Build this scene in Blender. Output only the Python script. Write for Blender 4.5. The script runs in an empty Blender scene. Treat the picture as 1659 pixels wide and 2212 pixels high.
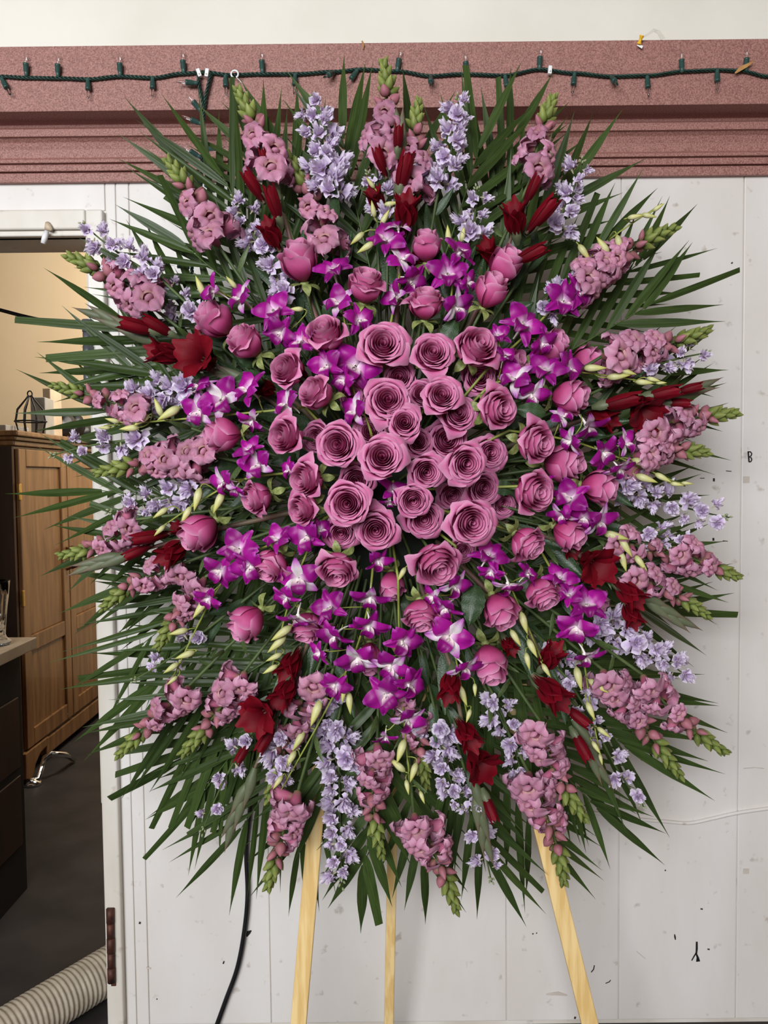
import bpy, math, random
from mathutils import Vector, Matrix, Euler, Quaternion
random.seed(7)
S = bpy.context.scene
COL = S.collection
PI = math.pi
# ------------------------------------------------------------------ camera
FPX = 1661.0; W, H = 1659.0, 2212.0
CZ = 1.474
cam = bpy.data.cameras.new('camera'); camo = bpy.data.objects.new('camera', cam); COL.objects.link(camo)
cam.sensor_fit = 'HORIZONTAL'; cam.sensor_width = 36.0; cam.lens = FPX / W * 36.0; cam.clip_start = .05
RM = Matrix.Rotation(math.radians(90 - 2.6), 3, 'X') @ Matrix.Rotation(math.radians(-0.6), 3, 'Z')
camo.matrix_world = Matrix.Translation((0, 0, CZ)) @ RM.to_4x4()
S.camera = camo
def ray(px, py): return RM @ Vector(((px - W / 2) / FPX, -(py - H / 2) / FPX, -1))
def P(px, py, Y):
    d = ray(px, py); k = Y / d.y
    return Vector((d.x * k, Y, CZ + d.z * k))
def PF(px, py, z=0.0):
    d = ray(px, py); k = (z - CZ) / d.z
    return Vector((d.x * k, d.y * k, z))
CAMP = Vector((0, 0, CZ))
# ------------------------------------------------------------------ world, light, exposure
wd = bpy.data.worlds.new('world'); S.world = wd; wd.use_nodes = True
wd.node_tree.nodes['Background'].inputs[0].default_value = (.82, .91, 1, 1)
wd.node_tree.nodes['Background'].inputs[1].default_value = .10
def area(name, loc, target, sx, sy, power, col):
    l = bpy.data.lights.new(name, 'AREA'); l.shape = 'RECTANGLE'; l.size = sx; l.size_y = sy; l.energy = power; l.color = col
    o = bpy.data.objects.new(name, l); COL.objects.link(o); o.location = loc
    o.rotation_euler = (Vector(target) - Vector(loc)).to_track_quat('-Z', 'Y').to_euler()
    return o
area('daylight_opening', (-1.3, -2.6, 2.5), (0, 2, 1.3), 3.0, 1.6, 240, (.95, .975, 1))
area('backroom_fill', (-.6, 4.3, 3.1), (-2.0, 5.7, 1.9), .9, .9, 75, (1, .93, .82))  # unseen fill light, added to brighten the far wall beyond the doorway
S.view_settings.view_transform = 'Standard'; S.view_settings.look = 'None'
S.view_settings.exposure = 0.18; S.view_settings.gamma = 1; S.view_settings.use_curve_mapping = False

# ------------------------------------------------------------------ materials
def lin(c): return tuple(((x / 255) / 12.92 if x <= 10 else ((x / 255 + .055) / 1.055) ** 2.4) for x in c) + (1,)
def mat(name, c1, c2=None, scale=8, rough=.5, bump=0, bscale=None, attr=None, ramp=None, vary=0, trans=0, metal=0,
        stretch=None, spec=.4, coat=0, detail=4, lo=.35, hi=.65, gen=False, specks=0):
    m = bpy.data.materials.new(name); m.use_nodes = True
    nt = m.node_tree; N = nt.nodes; L = nt.links
    b = N['Principled BSDF']; b.inputs['Roughness'].default_value = rough; b.inputs['Metallic'].default_value = metal
    b.inputs['Specular IOR Level'].default_value = spec
    b.inputs['Coat Weight'].default_value = coat
    tc = N.new('ShaderNodeTexCoord'); co = tc.outputs['Generated' if gen else 'Object']
    if stretch:
        mp = N.new('ShaderNodeMapping'); mp.inputs['Scale'].default_value = stretch; L.new(co, mp.inputs[0]); co = mp.outputs[0]
    nz = N.new('ShaderNodeTexNoise'); nz.inputs['Scale'].default_value = scale; nz.inputs['Detail'].default_value = detail; L.new(co, nz.inputs[0])
    out = None
    if attr:
        at = N.new('ShaderNodeAttribute'); at.attribute_name = attr
        rp = N.new('ShaderNodeValToRGB'); e = rp.color_ramp.elements
        while len(e) < len(ramp): e.new(.5)
        for k, (p, c) in enumerate(ramp): e[k].position = p; e[k].color = lin(c)
        L.new(at.outputs['Fac'], rp.inputs[0]); out = rp.outputs[0]
        mx = N.new('ShaderNodeMix'); mx.data_type = 'RGBA'; mx.blend_type = 'MULTIPLY'; mx.inputs[0].default_value = .25
        r2 = N.new('ShaderNodeValToRGB'); r2.color_ramp.elements[0].position = .3; r2.color_ramp.elements[1].position = .7
        r2.color_ramp.elements[0].color = (.55, .55, .55, 1); L.new(nz.outputs[0], r2.inputs[0])
        L.new(out, mx.inputs[6]); L.new(r2.outputs[0], mx.inputs[7]); out = mx.outputs[2]
    else:
        rp = N.new('ShaderNodeValToRGB'); e = rp.color_ramp.elements
        e[0].color = lin(c1); e[1].color = lin(c2 or c1); e[0].position = lo; e[1].position = hi
        L.new(nz.outputs[0], rp.inputs[0]); out = rp.outputs[0]
    if specks:
        n3 = N.new('ShaderNodeTexNoise'); n3.inputs['Scale'].default_value = specks; n3.inputs['Detail'].default_value = 5; L.new(tc.outputs['Object'], n3.inputs[0])
        r3 = N.new('ShaderNodeValToRGB'); r3.color_ramp.elements[0].position = .27; r3.color_ramp.elements[1].position = .36; r3.color_ramp.elements[0].color = (.50, .42, .36, 1); r3.color_ramp.elements[1].color = (1, 1, 1, 1)
        L.new(n3.outputs[0], r3.inputs[0]); m3 = N.new('ShaderNodeMix'); m3.data_type = 'RGBA'; m3.blend_type = 'MULTIPLY'; m3.inputs[0].default_value = .6
        L.new(out, m3.inputs[6]); L.new(r3.outputs[0], m3.inputs[7]); out = m3.outputs[2]
    if vary:
        oi = N.new('ShaderNodeObjectInfo'); hs = N.new('ShaderNodeHueSaturation')
        mr = N.new('ShaderNodeMapRange'); mr.inputs[3].default_value = 1 - vary; mr.inputs[4].default_value = 1 + vary
        L.new(oi.outputs['Random'], mr.inputs[0]); L.new(mr.outputs[0], hs.inputs['Value']); L.new(out, hs.inputs['Color']); out = hs.outputs[0]
    L.new(out, b.inputs['Base Color'])
    if bump:
        bp = N.new('ShaderNodeBump'); bp.inputs['Strength'].default_value = bump; bp.inputs['Distance'].default_value = .004
        n2 = nz
        if bscale:
            n2 = N.new('ShaderNodeTexNoise'); n2.inputs['Scale'].default_value = bscale; L.new(co, n2.inputs[0])
        L.new(n2.outputs[0], bp.inputs['Height']); L.new(bp.outputs[0], b.inputs['Normal'])
    if trans:
        tr = N.new('ShaderNodeBsdfTranslucent'); L.new(out, tr.inputs[0]); ms = N.new('ShaderNodeMixShader'); ms.inputs[0].default_value = trans
        o = N['Material Output']; L.new(b.outputs[0], ms.inputs[1]); L.new(tr.outputs[0], ms.inputs[2]); L.new(ms.outputs[0], o.inputs[0])
    return m
M = {}
M['wall'] = mat('white_painted_plywood', (218, 211, 205), (227, 223, 219), 5, .42, .12, 60, stretch=(1, 1, .35), specks=26)
M['wall_up'] = mat('cream_painted_wall', (224, 219, 206), (233, 229, 218), 3, .5, .15, 25)
M['tan'] = mat('warm_bounce_tan', (176, 138, 106), (186, 148, 116), 3, .6)  # tan put on the unseen right wall to bounce warm light
M['lobby'] = mat('taupe_plaster', (120, 110, 102), (130, 120, 112), 3, .6)
M['casing'] = mat('old_white_gloss_paint', (208, 199, 186), (224, 219, 211), 7, .35, .25, 22, stretch=(1, 1, .3), specks=20)
M['cornice'] = mat('speckled_mauve_paint', (122, 80, 73), (178, 130, 121), 330, .55, .25, 300, lo=.3, hi=.7, detail=2)
M['floor'] = mat('dark_concrete', (38, 34, 34), (54, 48, 47), 6, .6, .2)
M['beige'] = mat('tan_plaster', (224, 200, 164), (230, 207, 172), 2, .6, .05)
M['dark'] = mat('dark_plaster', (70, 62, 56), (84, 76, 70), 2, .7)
M['oak'] = mat('honey_oak', (108, 72, 40), (140, 100, 60), 9, .34, .06, stretch=(3, 3, .35), coat=.2)
M['dark_shaded_wood'] = mat('drawer_wood_and_shaded_oak', (44, 26, 16), (62, 37, 23), 9, .45, .05, stretch=(3, 3, .3))  # bench drawer wood; on the armoire end its unlit tone is painted in
M['bench'] = mat('pale_bench_wood', (186, 164, 138), (206, 186, 160), 8, .5, stretch=(4, 1, 1))
M['black'] = mat('black_bench_paint', (20, 16, 14), (30, 24, 21), 4, .7)  # near-black paint of the workbench body
M['pine'] = mat('pine_wood', (222, 184, 118), (240, 210, 150), 14, .45, .04, stretch=(5, 5, .22), lo=.42, hi=.6)
M['rubber'] = mat('black_rubber', (16, 16, 18), (24, 24, 26), 30, .45)
M['wire'] = mat('dark_green_wire', (18, 42, 36), (30, 58, 48), 40, .4)
M['socket'] = mat('green_plastic_socket', (44, 72, 66), (62, 92, 86), 60, .4)
M['white_plastic'] = mat('white_plastic', (228, 228, 230), (240, 240, 240), 20, .35)
M['yellow_plastic'] = mat('yellow_plastic', (226, 172, 30), (240, 190, 50), 20, .3)
M['brass'] = mat('brass', (190, 150, 70), (215, 175, 95), 20, .3, metal=1)
M['chrome'] = mat('chrome', (225, 225, 228), (235, 235, 236), 20, .12, metal=1)
M['rust'] = mat('rusty_hinge_iron', (52, 32, 28), (92, 54, 40), 40, .6, .3, metal=.3)
M['steel'] = mat('grey_painted_iron', (84, 88, 96), (110, 112, 118), 30, .4, .1, metal=.4)
M['duct'] = mat('cream_plastic_duct', (164, 152, 134), (182, 171, 152), 30, .5)
M['ink'] = mat('black_ink', (18, 16, 20), (24, 20, 22), 30, .6)
M['stain'] = mat('brown_chip', (70, 48, 42), (50, 30, 26), 30, .7)
M['grease'] = mat('tape_patch', (196, 186, 176), (206, 197, 188), 30, .4)
M['grey_card'] = mat('grey_cardboard', (150, 146, 140), (166, 160, 152), 10, .7)
M['dryleaf'] = mat('dry_brown_leaf', (150, 104, 56), (188, 142, 86), 30, .7)
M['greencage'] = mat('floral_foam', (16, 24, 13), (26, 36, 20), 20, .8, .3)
def clear(name, col, a):
    m = bpy.data.materials.new(name); m.use_nodes = True; nt = m.node_tree; b = nt.nodes['Principled BSDF']
    b.inputs['Base Color'].default_value = col; b.inputs['Roughness'].default_value = .05; b.inputs['Transmission Weight'].default_value = a; b.inputs['IOR'].default_value = 1.45
    return m
M['glass'] = clear('clear_glass', (.95, .97, .97, 1), 1); M['film'] = clear('clear_plastic_film', (.93, .92, .9, 1), .92)
# flowers
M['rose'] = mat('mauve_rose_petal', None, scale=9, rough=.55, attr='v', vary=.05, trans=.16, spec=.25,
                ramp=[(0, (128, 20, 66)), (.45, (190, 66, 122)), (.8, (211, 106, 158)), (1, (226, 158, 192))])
M['snap'] = mat('pink_snapdragon_petal', None, scale=30, rough=.6, attr='v', vary=.16, trans=.24, spec=.2,
                ramp=[(0, (216, 172, 158)), (.12, (204, 146, 164)), (.5, (204, 138, 168)), (1, (224, 174, 198))])
M['snaptube'] = mat('snapdragon_tube', None, scale=30, rough=.6, attr='v', vary=.09, spec=.2, ramp=[(0, (120, 104, 70)), (.35, (166, 84, 112)), (1, (186, 110, 138))])  # pink deepened to paint shading contrast into the gaps between florets
M['pinkbud'] = mat('rosy_snapdragon_bud', None, scale=30, rough=.55, attr='v', vary=.12, spec=.3, ramp=[(0, (116, 108, 64)), (.3, (150, 92, 98)), (1, (176, 112, 126))])
M['greenbud'] = mat('lime_green_bud', None, scale=30, rough=.5, attr='v', vary=.14, spec=.3, ramp=[(0, (76, 92, 40)), (.5, (116, 128, 60)), (1, (152, 158, 92))])
M['stock'] = mat('lavender_stock_petal', None, scale=25, rough=.6, attr='v', vary=.06, trans=.25, spec=.2,
                 ramp=[(0, (196, 190, 160)), (.15, (204, 174, 214)), (.6, (224, 204, 236)), (1, (242, 232, 246))])
M['stockbud'] = mat('pale_stock_bud', None, scale=25, rough=.6, attr='v', vary=.1, ramp=[(0, (112, 130, 84)), (.6, (150, 160, 112)), (1, (182, 164, 196))])
M['orchid'] = mat('magenta_orchid_petal', None, scale=30, rough=.45, attr='v', vary=.24, trans=.2, spec=.35,
                  ramp=[(0, (238, 226, 226)), (.14, (226, 176, 218)), (.34, (174, 26, 148)), (.85, (148, 8, 128)), (1, (190, 80, 184))])
M['orchidw'] = mat('pale_orchid_sepal', None, scale=30, rough=.45, attr='v', vary=.06, trans=.2, spec=.35,
                   ramp=[(0, (240, 234, 226)), (.5, (236, 222, 230)), (.8, (206, 130, 202)), (1, (172, 60, 168))])
M['lip'] = mat('deep_magenta_lip', None, scale=40, rough=.45, attr='v', vary=.1, trans=.15, ramp=[(0, (244, 236, 214)), (.12, (230, 196, 214)), (.3, (146, 8, 124)), (1, (120, 3, 98))])
M['column'] = mat('white_orchid_column', (236, 226, 220), (244, 236, 236), 30, .45)
M['orchidbud'] = mat('yellow_green_orchid_bud', None, scale=30, rough=.45, attr='v', vary=.08, spec=.35, ramp=[(0, (156, 160, 92)), (.35, (206, 204, 150)), (.75, (200, 198, 118)), (1, (172, 176, 80))])
M['glad'] = mat('dark_red_gladiolus_petal', None, scale=22, rough=.6, attr='v', vary=.16, trans=.12, spec=.18,
                ramp=[(0, (90, 30, 30)), (.2, (86, 3, 16)), (.7, (108, 3, 21)), (1, (122, 6, 27))])
M['bract'] = mat('grey_green_bract', None, scale=20, rough=.5, attr='v', vary=.1, stretch=(1, 1, .2), ramp=[(0, (82, 94, 62)), (.6, (100, 104, 80)), (1, (112, 76, 70))])
M['palm'] = mat('palm_leaflet_green', (34, 50, 20), (74, 94, 45), 5, .40, 0, stretch=(.6, 9, 1), vary=.25, trans=.14, spec=.3)
M['rachis'] = mat('palm_stalk_green', (62, 84, 38), (80, 102, 50), 20, .4)
M['leaf'] = mat('rose_leaf_green', (38, 58, 34), (58, 80, 48), 40, .35, .2, vary=.12)
M['stem'] = mat('green_stem', (58, 74, 38), (80, 96, 52), 25, .5, vary=.15)
M['sepal'] = mat('pale_green_sepal', (112, 126, 66), (150, 156, 96), 25, .5, vary=.1)
M['ostem'] = mat('yellow_green_orchid_stem', (128, 140, 60), (152, 160, 78), 25, .45)
M['gstem'] = mat('purplish_green_stem', (104, 96, 72), (120, 84, 78), 18, .5)

# ------------------------------------------------------------------ mesh helpers
def mesh(name, V, F, material, att=None, smooth=True):
    me = bpy.data.meshes.new(name); me.from_pydata([tuple(v) for v in V], [], F)
    if att is not None:
        a = me.attributes.new('v', 'FLOAT', 'POINT'); a.data.foreach_set('value', att)
    if smooth: me.polygons.foreach_set('use_smooth', [True] * len(me.polygons))
    if material is not None: me.materials.append(material)
    me.update(); return me
def grid(nu, nv, fn, wrap=False):
    """fn(u,v): u -1..1, v 0..1"""
    V, A = [], []
    cols = nu if wrap else nu + 1
    for j in range(nv + 1):
        for i in range(cols):
            v = j / nv; u = -1 + 2 * i / nu
            V.append(fn(u, v)); A.append(v)
    F = []
    for j in range(nv):
        for i in range(nu):
            a = j * cols + i; b = j * cols + (i + 1) % cols
            F.append((a, b, b + cols, a + cols))
    return V, F, A
def join(parts):
    V, F, A = [], [], []
    for v, f, a in parts:
        o = len(V); V += [Vector(p) for p in v]; F += [tuple(i + o for i in q) for q in f]; A += list(a)
    return V, F, A
def tubeg(pts, rad, sides=6, cap=True):
    pts = [Vector(p) for p in pts]; n = len(pts)
    rad = rad if isinstance(rad, (list, tuple)) else [rad] * n
    V, F, A = [], [], []; x = None
    for k in range(n):
        t = (pts[min(k + 1, n - 1)] - pts[max(k - 1, 0)]).normalized()
        if x is None: x = t.orthogonal().normalized()
        else: x = (x - t * x.dot(t)).normalized()
        y = t.cross(x)
        for s in range(sides):
            a = 2 * PI * s / sides; V.append(pts[k] + (x * math.cos(a) + y * math.sin(a)) * rad[k]); A.append(k / (n - 1))
    for k in range(n - 1):
        for s in range(sides):
            a = k * sides + s; b = k * sides + (s + 1) % sides; F.append((a, b, b + sides, a + sides))
    if cap:
        F.append(tuple(range(sides))[::-1]); F.append(tuple(range((n - 1) * sides, n * sides)))
    return V, F, A
def boxg(x0, x1, y0, y1, z0, z1, bev=0):
    V = [Vector((x, y, z)) for z in (z0, z1) for y in (y0, y1) for x in (x0, x1)]
    F = [(0, 2, 3, 1), (4, 5, 7, 6), (0, 1, 5, 4), (2, 6, 7, 3), (0, 4, 6, 2), (1, 3, 7, 5)]
    return V, F, [0] * 8
def link(name, me, parent=None, mw=None):
    o = bpy.data.objects.new(name, me); COL.objects.link(o)
    if parent is not None: o.parent = parent
    if mw is not None: o.matrix_basis = mw
    return o
def part(name, geo, material, parent=None, smooth=True, mw=None):
    return link(name, mesh(name, geo[0], geo[1], material, geo[2] if len(geo) > 2 else None, smooth), parent, mw)
def bevel(o, w=.004, seg=2):
    md = o.modifiers.new('bevel', 'BEVEL'); md.width = w; md.segments = seg; md.limit_method = 'ANGLE'; md.harden_normals = False
    return o
def tag(o, label, cat, group=None):
    o['label'] = label; o['category'] = cat
    if group: o['group'] = group
    return o
def struct(o, label=None):
    o['kind'] = 'structure'
    if label: o['label'] = label
    return o
def thing(name, label, cat, group=None, mw=None):
    o = bpy.data.objects.new(name, None); COL.objects.link(o); o.empty_display_size = .02
    if mw is not None: o.matrix_basis = mw
    return tag(o, label, cat, group)
def frame(z, up=Vector((0, 0, 1)), spin=0):
    """rotation whose Z is z"""
    z = z.normalized(); x = up.cross(z)
    if x.length < 1e-4: x = Vector((1, 0, 0))
    x.normalize(); y = z.cross(x)
    m = Matrix((x, y, z)).transposed()
    return m @ Matrix.Rotation(spin, 3, 'Z')
def TRS(loc, R3, s):
    m = R3.to_4x4()
    if not isinstance(s, (tuple, list)): s = (s, s, s)
    return Matrix.Translation(loc) @ m @ Matrix.Diagonal((*s, 1))
def bez(a, b, c, n=7): return [a * (1 - t) ** 2 + b * 2 * t * (1 - t) + c * t * t for t in [k / n for k in range(n + 1)]]
def sm(a, b, x): t = max(0, min(1, (x - a) / (b - a))); return t * t * (3 - 2 * t)
def lerp(a, b, t): return a + (b - a) * t
def facing(ang, tilt, pos):
    """unit direction tipped TILT degrees from 'towards the viewer' to the picture angle ANG"""
    to = (CAMP - pos).normalized(); a, t = math.radians(ang), math.radians(tilt)
    right = Vector((1, 0, 0)); right = (right - to * right.dot(to)).normalized(); upv = to.cross(right)
    return (to * math.cos(t) + (right * math.cos(a) + upv * math.sin(a)) * math.sin(t)).normalized()

# ------------------------------------------------------------------ the setting
YW = 2.0
def wx(px, py=1300): return P(px, py, YW).x
def wz(py, px=830, Y=YW): return P(px, py, Y).z
XJ = wx(213)                                  # right edge of the doorway
ZH = wz(513, 120)                             # underside of the door header
ZC = wz(392)                                  # bottom of the cornice
struct(part('floor', boxg(-4, 4, -3.6, 6.2, -.06, 0), M['floor'], smooth=False))
struct(part('ceiling', boxg(-3.3, 3.3, -3.3, 1.9, 3.15, 3.25), M['lobby'], smooth=False))
struct(part('wall_left', boxg(-3.4, -3.2, -3.3, 2.0, 0, 3.2), M['lobby'], smooth=False))
struct(part('wall_right', boxg(3.2, 3.4, -3.3, 2.0, 0, 3.2), M['tan'], smooth=False))
wb = struct(part('wall_back', boxg(XJ + .004, 3.2, YW + .0045, YW + .13, 0, ZC + .25), M['casing'], smooth=False))
seams = [250, 288, 318, 583, 840, 1094, 1337, 1591, 1850, 2110, 2380, 2640, 2900]
sy = [1300, 1900] + [2000] * 11
xs = [wx(a, b) for a, b in zip(seams, sy)]
for k in range(len(xs) - 1):
    gap = .0011
    o = part('plank', boxg(xs[k] + gap, min(xs[k + 1] - gap, 3.19), YW, YW + .0105, .012, ZC + .02), M['wall'], wb, smooth=False)
    bevel(o, .0022, 2)
hd = struct(part('wall_header', boxg(-3.2, XJ + .004, YW + .0045, YW + .13, ZH, ZC + .25), M['casing'], smooth=False))
bevel(part('plank', boxg(-1.6, xs[0] - .001, YW, YW + .0105, wz(456, 120), ZC + .02), M['wall'], hd, smooth=False), .002)
struct(part('wall_far_side', boxg(-3.2, wx(-420), YW, YW + .13, 0, ZH), M['wall'], smooth=False))
struct(part('wall_upper', boxg(-3.2, 3.2, YW + .0, YW + .13, ZC + .25, 3.15), M['wall_up'], smooth=False))
# door casing
trs = o = struct(bevel(part('trim_door_side', boxg(XJ, wx(249), YW - .020, YW + .012, 0, wz(457, 240)), M['casing'], smooth=False), .005, 3))
bevel(part('bead', boxg(XJ - .006, XJ + .014, YW - .008, YW + .1, .62, ZH), M['casing'], o, smooth=False), .004)
o = struct(bevel(part('trim_door_head', boxg(-1.7, XJ - .001, YW - .019, YW + .01, wz(500, 120), wz(457, 120)), M['casing'], smooth=False), .005, 3))
bevel(part('bead', boxg(-1.7, XJ - .007, YW - .012, YW + .02, ZH, wz(501, 120)), M['casing'], o, smooth=False), .003)
# cornice: moulding profile swept along the wall
prof = [(.105, 92), (.105, 233), (.100, 234), (.030, None), (.030, 269), (.052, 271), (.052, 287), (.044, 290), (.034, 300), (.027, 316), (.026, 334), (.034, 337), (.034, 344),
        (.022, 347), (.026, 349), (.026, 362), (.012, 365), (.017, 367), (.017, 386), (0, 390), (0, 92)]
V, F = [], []
pr = []
for p_, y_ in prof:
    if y_ is None: pr.append((p_, pr[-1][1])); continue
    pr.append((p_, wz(y_, 830, YW - p_)))
zt = pr[0][1]; pr[-1] = (0, zt)
for x in (-3.2, 3.2):
    for p_, z_ in pr: V.append((x, YW - p_, z_))
n = len(pr)
for k in range(n): F.append((k, (k + 1) % n, n + (k + 1) % n, n + k))
bevel(struct(part('trim_cornice', (V, F), M['cornice'], smooth=False)), .0015, 2)
# the room beyond the doorway
struct(part('wall_beyond', boxg(-3.2, 1.3, 5.7, 5.8, 0, 3.5), M['beige'], smooth=False))
struct(part('wall_beyond_left', boxg(-3.2, -3.1, 2.13, 5.7, 0, 3.5), M['dark'], smooth=False))
struct(part('wall_beyond_right', boxg(1.2, 1.3, 2.13, 5.7, 0, 3.5), M['dark'], smooth=False))
struct(part('ceiling', boxg(-3.2, 1.3, 2.13, 5.8, 3.5, 3.6), M['dark'], smooth=False))

# ------------------------------------------------------------------ wall fittings and marks
def wallstroke(pts, w, m, name, parent, Y=YW - .0008):
    """a flat pen stroke or chip lying on the wall"""
    q = [P(x, y, Y) for x, y in pts]; V, F = [], []
    for k, p in enumerate(q):
        t = (q[min(k + 1, len(q) - 1)] - q[max(k - 1, 0)]).normalized(); nrm = Vector((-t.z, 0, t.x))
        ww = (w[k] if isinstance(w, list) else w) * YW / FPX / 2
        for yy in (0, -.0006):
            V += [p + nrm * ww + Vector((0, yy, 0)), p - nrm * ww + Vector((0, yy, 0))]
    for k in range(len(q) - 1):
        a = 4 * k; F += [(a + 2, a + 3, a + 7, a + 6), (a, a + 2, a + 6, a + 4), (a + 1, a + 5, a + 7, a + 3)]
    return part(name, (V, F), m, parent, smooth=False)
bB = wallstroke([(1616, 975), (1617, 986), (1618, 998)], 3.2, M['ink'], 'letter_stroke', wb)
wallstroke([(1616, 976), (1621, 976), (1624, 980), (1622, 985), (1617, 987), (1622, 988), (1624, 993), (1622, 997), (1618, 998)], 2.6, M['ink'], 'letter_stroke', wb)
wallstroke([(1505, 2034), (1505, 2050), (1504, 2060)], [4, 4.5, 3.5], M['ink'], 'black_mark', wb)
wallstroke([(1504, 2058), (1499, 2066), (1494, 2075)], [3, 2.6, 2], M['ink'], 'black_mark', wb)
wallstroke([(1504, 2060), (1507, 2068), (1508, 2077)], [3, 5, 9], M['ink'], 'black_mark', wb)
for pts, w, m in [([(1457, 2018), (1458, 2024), (1459, 2030)], [2, 4, 2], 'stain'), ([(1528, 2050), (1533, 2051)], 3, 'stain'), ([(1513, 1963), (1518, 1964)], 3, 'stain'),
                  ([(1542, 1033), (1542, 1040)], 4, 'ink'), ([(1541, 1162), (1541, 1168)], 4, 'ink'), ([(1568, 1017), (1580, 1018)], 1.6, 'stain'), ([(1561, 1168), (1572, 1169)], 1.6, 'stain'),
                  ([(1512, 1033), (1522, 1033)], 1.4, 'stain'), ([(533, 2023), (537, 2014), (543, 2010)], [3, 9, 2], 'ink'), ([(1240, 2198), (1244, 2199)], 5, 'stain'),
                  ([(1150, 2016), (1152, 2018)], 3, 'stain'), ([(1158, 2015), (1160, 2016)], 3, 'stain'), ([(1284, 2085), (1282, 2094), (1277, 2100)], 2.2, 'stain'), ([(1308, 2124), (1316, 2121), (1319, 2117)], 1.8, 'stain'),
                  ([(1580, 567), (1582, 569)], 4, 'stain'), ([(1606, 1660), (1630, 1658), (1650, 1660)], 2, 'grease'), ([(1605, 1036), (1619, 1036)], 14, 'grease'), ([(1605, 1882), (1618, 1882)], 12, 'grease'),
                  ([(1180, 2148), (1205, 2146), (1225, 2150)], [4, 9, 3], 'grease'), ([(1375, 2055), (1394, 2071)], 1.5, 'grease'), ([(1475, 1680), (1480, 1684)], 3, 'stain'), ([(1436, 1879), (1438, 1881)], 3, 'stain'),
                  ([(300, 1993), (304, 1994)], 5, 'stain'), ([(316, 2090), (326, 2092)], 4, 'grease'), ([(482, 2082), (484, 2076)], 3, 'stain'), ([(338, 2158), (340, 2158)], 3, 'stain')]:
    wallstroke(pts, w, M[m], 'scuff', wb)
def barrel(top, bot, r, Y, m, parent, name='knuckle', n=5):
    a, b = P(*top, Y), P(*bot, Y)
    for k in range(n):
        p, q = a.lerp(b, k / n + .006), a.lerp(b, (k + 1) / n - .006)
        part(name, tubeg([p, q], r * (1 if k % 2 == 0 else .93), 12), m, parent)
h1 = bevel(part('hinge', boxg(P(243, 1985, YW).x, P(253, 1985, YW).x, YW - .024, YW - .0195, P(240, 2118, YW).z, P(240, 1965, YW).z), M['rust'], trs, smooth=False), .001)
h1['label'] = 'dark rusty hinge low on the casing'
barrel((238, 1962), (241, 2122), .0105, YW - .026, M['rust'], h1)
h2 = bevel(part('hinge', boxg(P(196, 750, YW).x, P(206, 750, YW).x, YW - .026, YW - .0195, P(192, 826, YW).z, P(192, 694, YW).z), M['steel'], trs, smooth=False), .001)
h2['label'] = 'grey iron hinge high on the casing'
barrel((188, 690), (192, 830), .0125, YW - .028, M['steel'], h2)
# cord taped along the wall at the right, black cable at the left
def cable(name, pts, Y, r, m, label, cat, sides=8):
    q = [P(x, y, Y) for x, y in pts]
    cv = []
    for k in range(len(q) - 1):
        p0, p1, p2, p3 = q[max(k - 1, 0)], q[k], q[k + 1], q[min(k + 2, len(q) - 1)]
        for s in range(6):
            t = s / 6
            cv.append(.5 * ((2 * p1) + (p2 - p0) * t + (2 * p0 - 5 * p1 + 4 * p2 - p3) * t * t + (3 * p1 - p0 - 3 * p2 + p3) * t ** 3))
    cv.append(q[-1])
    o = part(name, tubeg(cv, r, sides), m)
    return tag(o, label, cat) if label else o
cable('cord', [(1150, 1740), (1290, 1757), (1360, 1768), (1440, 1775), (1490, 1778), (1540, 1768), (1600, 1755), (1700, 1742), (1800, 1735)], YW - .006, .0045, M['wall'], 'white painted cord running across the white planks at right', 'cord')
cable('power_cable', [(560, 1500), (548, 1640), (541, 1740), (532, 1830), (535, 1930), (528, 2010), (513, 2090), (488, 2160), (468, 2215), (440, 2290)], YW - .012, .0062, M['rubber'], 'black power cable hanging down the white planks beside the left easel leg', 'cable')
cable('power_cable', [(-900, 420), (-500, 560), (-160, 640), (-40, 660), (60, 685), (140, 700), (200, 700)], 3.0, .007, M['rubber'], 'thin black cable crossing the doorway before the tan wall', 'cable')

# string lights on the cornice
YF = YW - .105 - .007
sl = thing('string_lights', 'green mini light string with unlit bulbs strung along the mauve cornice', 'string lights')
wp = [(-700, 176), (-500, 168), (-300, 172), (-120, 163), (0, 165), (60, 168), (130, 169), (190, 171), (260, 165), (330, 168), (395, 159), (440, 156), (500, 162), (560, 160), (640, 160), (720, 155), (780, 150), (860, 154), (930, 164), (1000, 160),
      (1090, 163), (1165, 150), (1240, 158), (1320, 165), (1400, 163), (1480, 154), (1550, 151), (1600, 153), (1659, 165), (1800, 160), (2000, 166), (2300, 160)]
def dense(pts, step=5):
    out = []
    for (a, b), (c, d) in zip(pts, pts[1:]):
        n = max(1, int(math.hypot(c - a, d - b) / step))
        for k in range(n): t = k / n; out.append((a + (c - a) * t, b + (d - b) * (t * t * (3 - 2 * t) if abs(c - a) > abs(d - b) else t)))
    out.append(pts[-1]); return out
def twisted(pts, Y, name, parent, pitch=.030, amp=.0029, r=.0021, strands=3):
    q = [P(x, y, Y) for x, y in dense(pts)]; parts = []; L_ = 0; acc = [0]
    for a, b in zip(q, q[1:]): L_ += (b - a).length; acc.append(L_)
    for s in range(strands):
        pp = []
        for k, p in enumerate(q):
            t = (q[min(k + 1, len(q) - 1)] - q[max(k - 1, 0)]).normalized(); nx = Vector((0, -1, 0)); ny = t.cross(nx)
            a = acc[k] / pitch * 2 * PI + s * 2 * PI / strands
            pp.append(p + (nx * math.cos(a) + ny * math.sin(a)) * amp)
        o = part(name, tubeg(pp, r, 5), M['wire'], parent)
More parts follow.
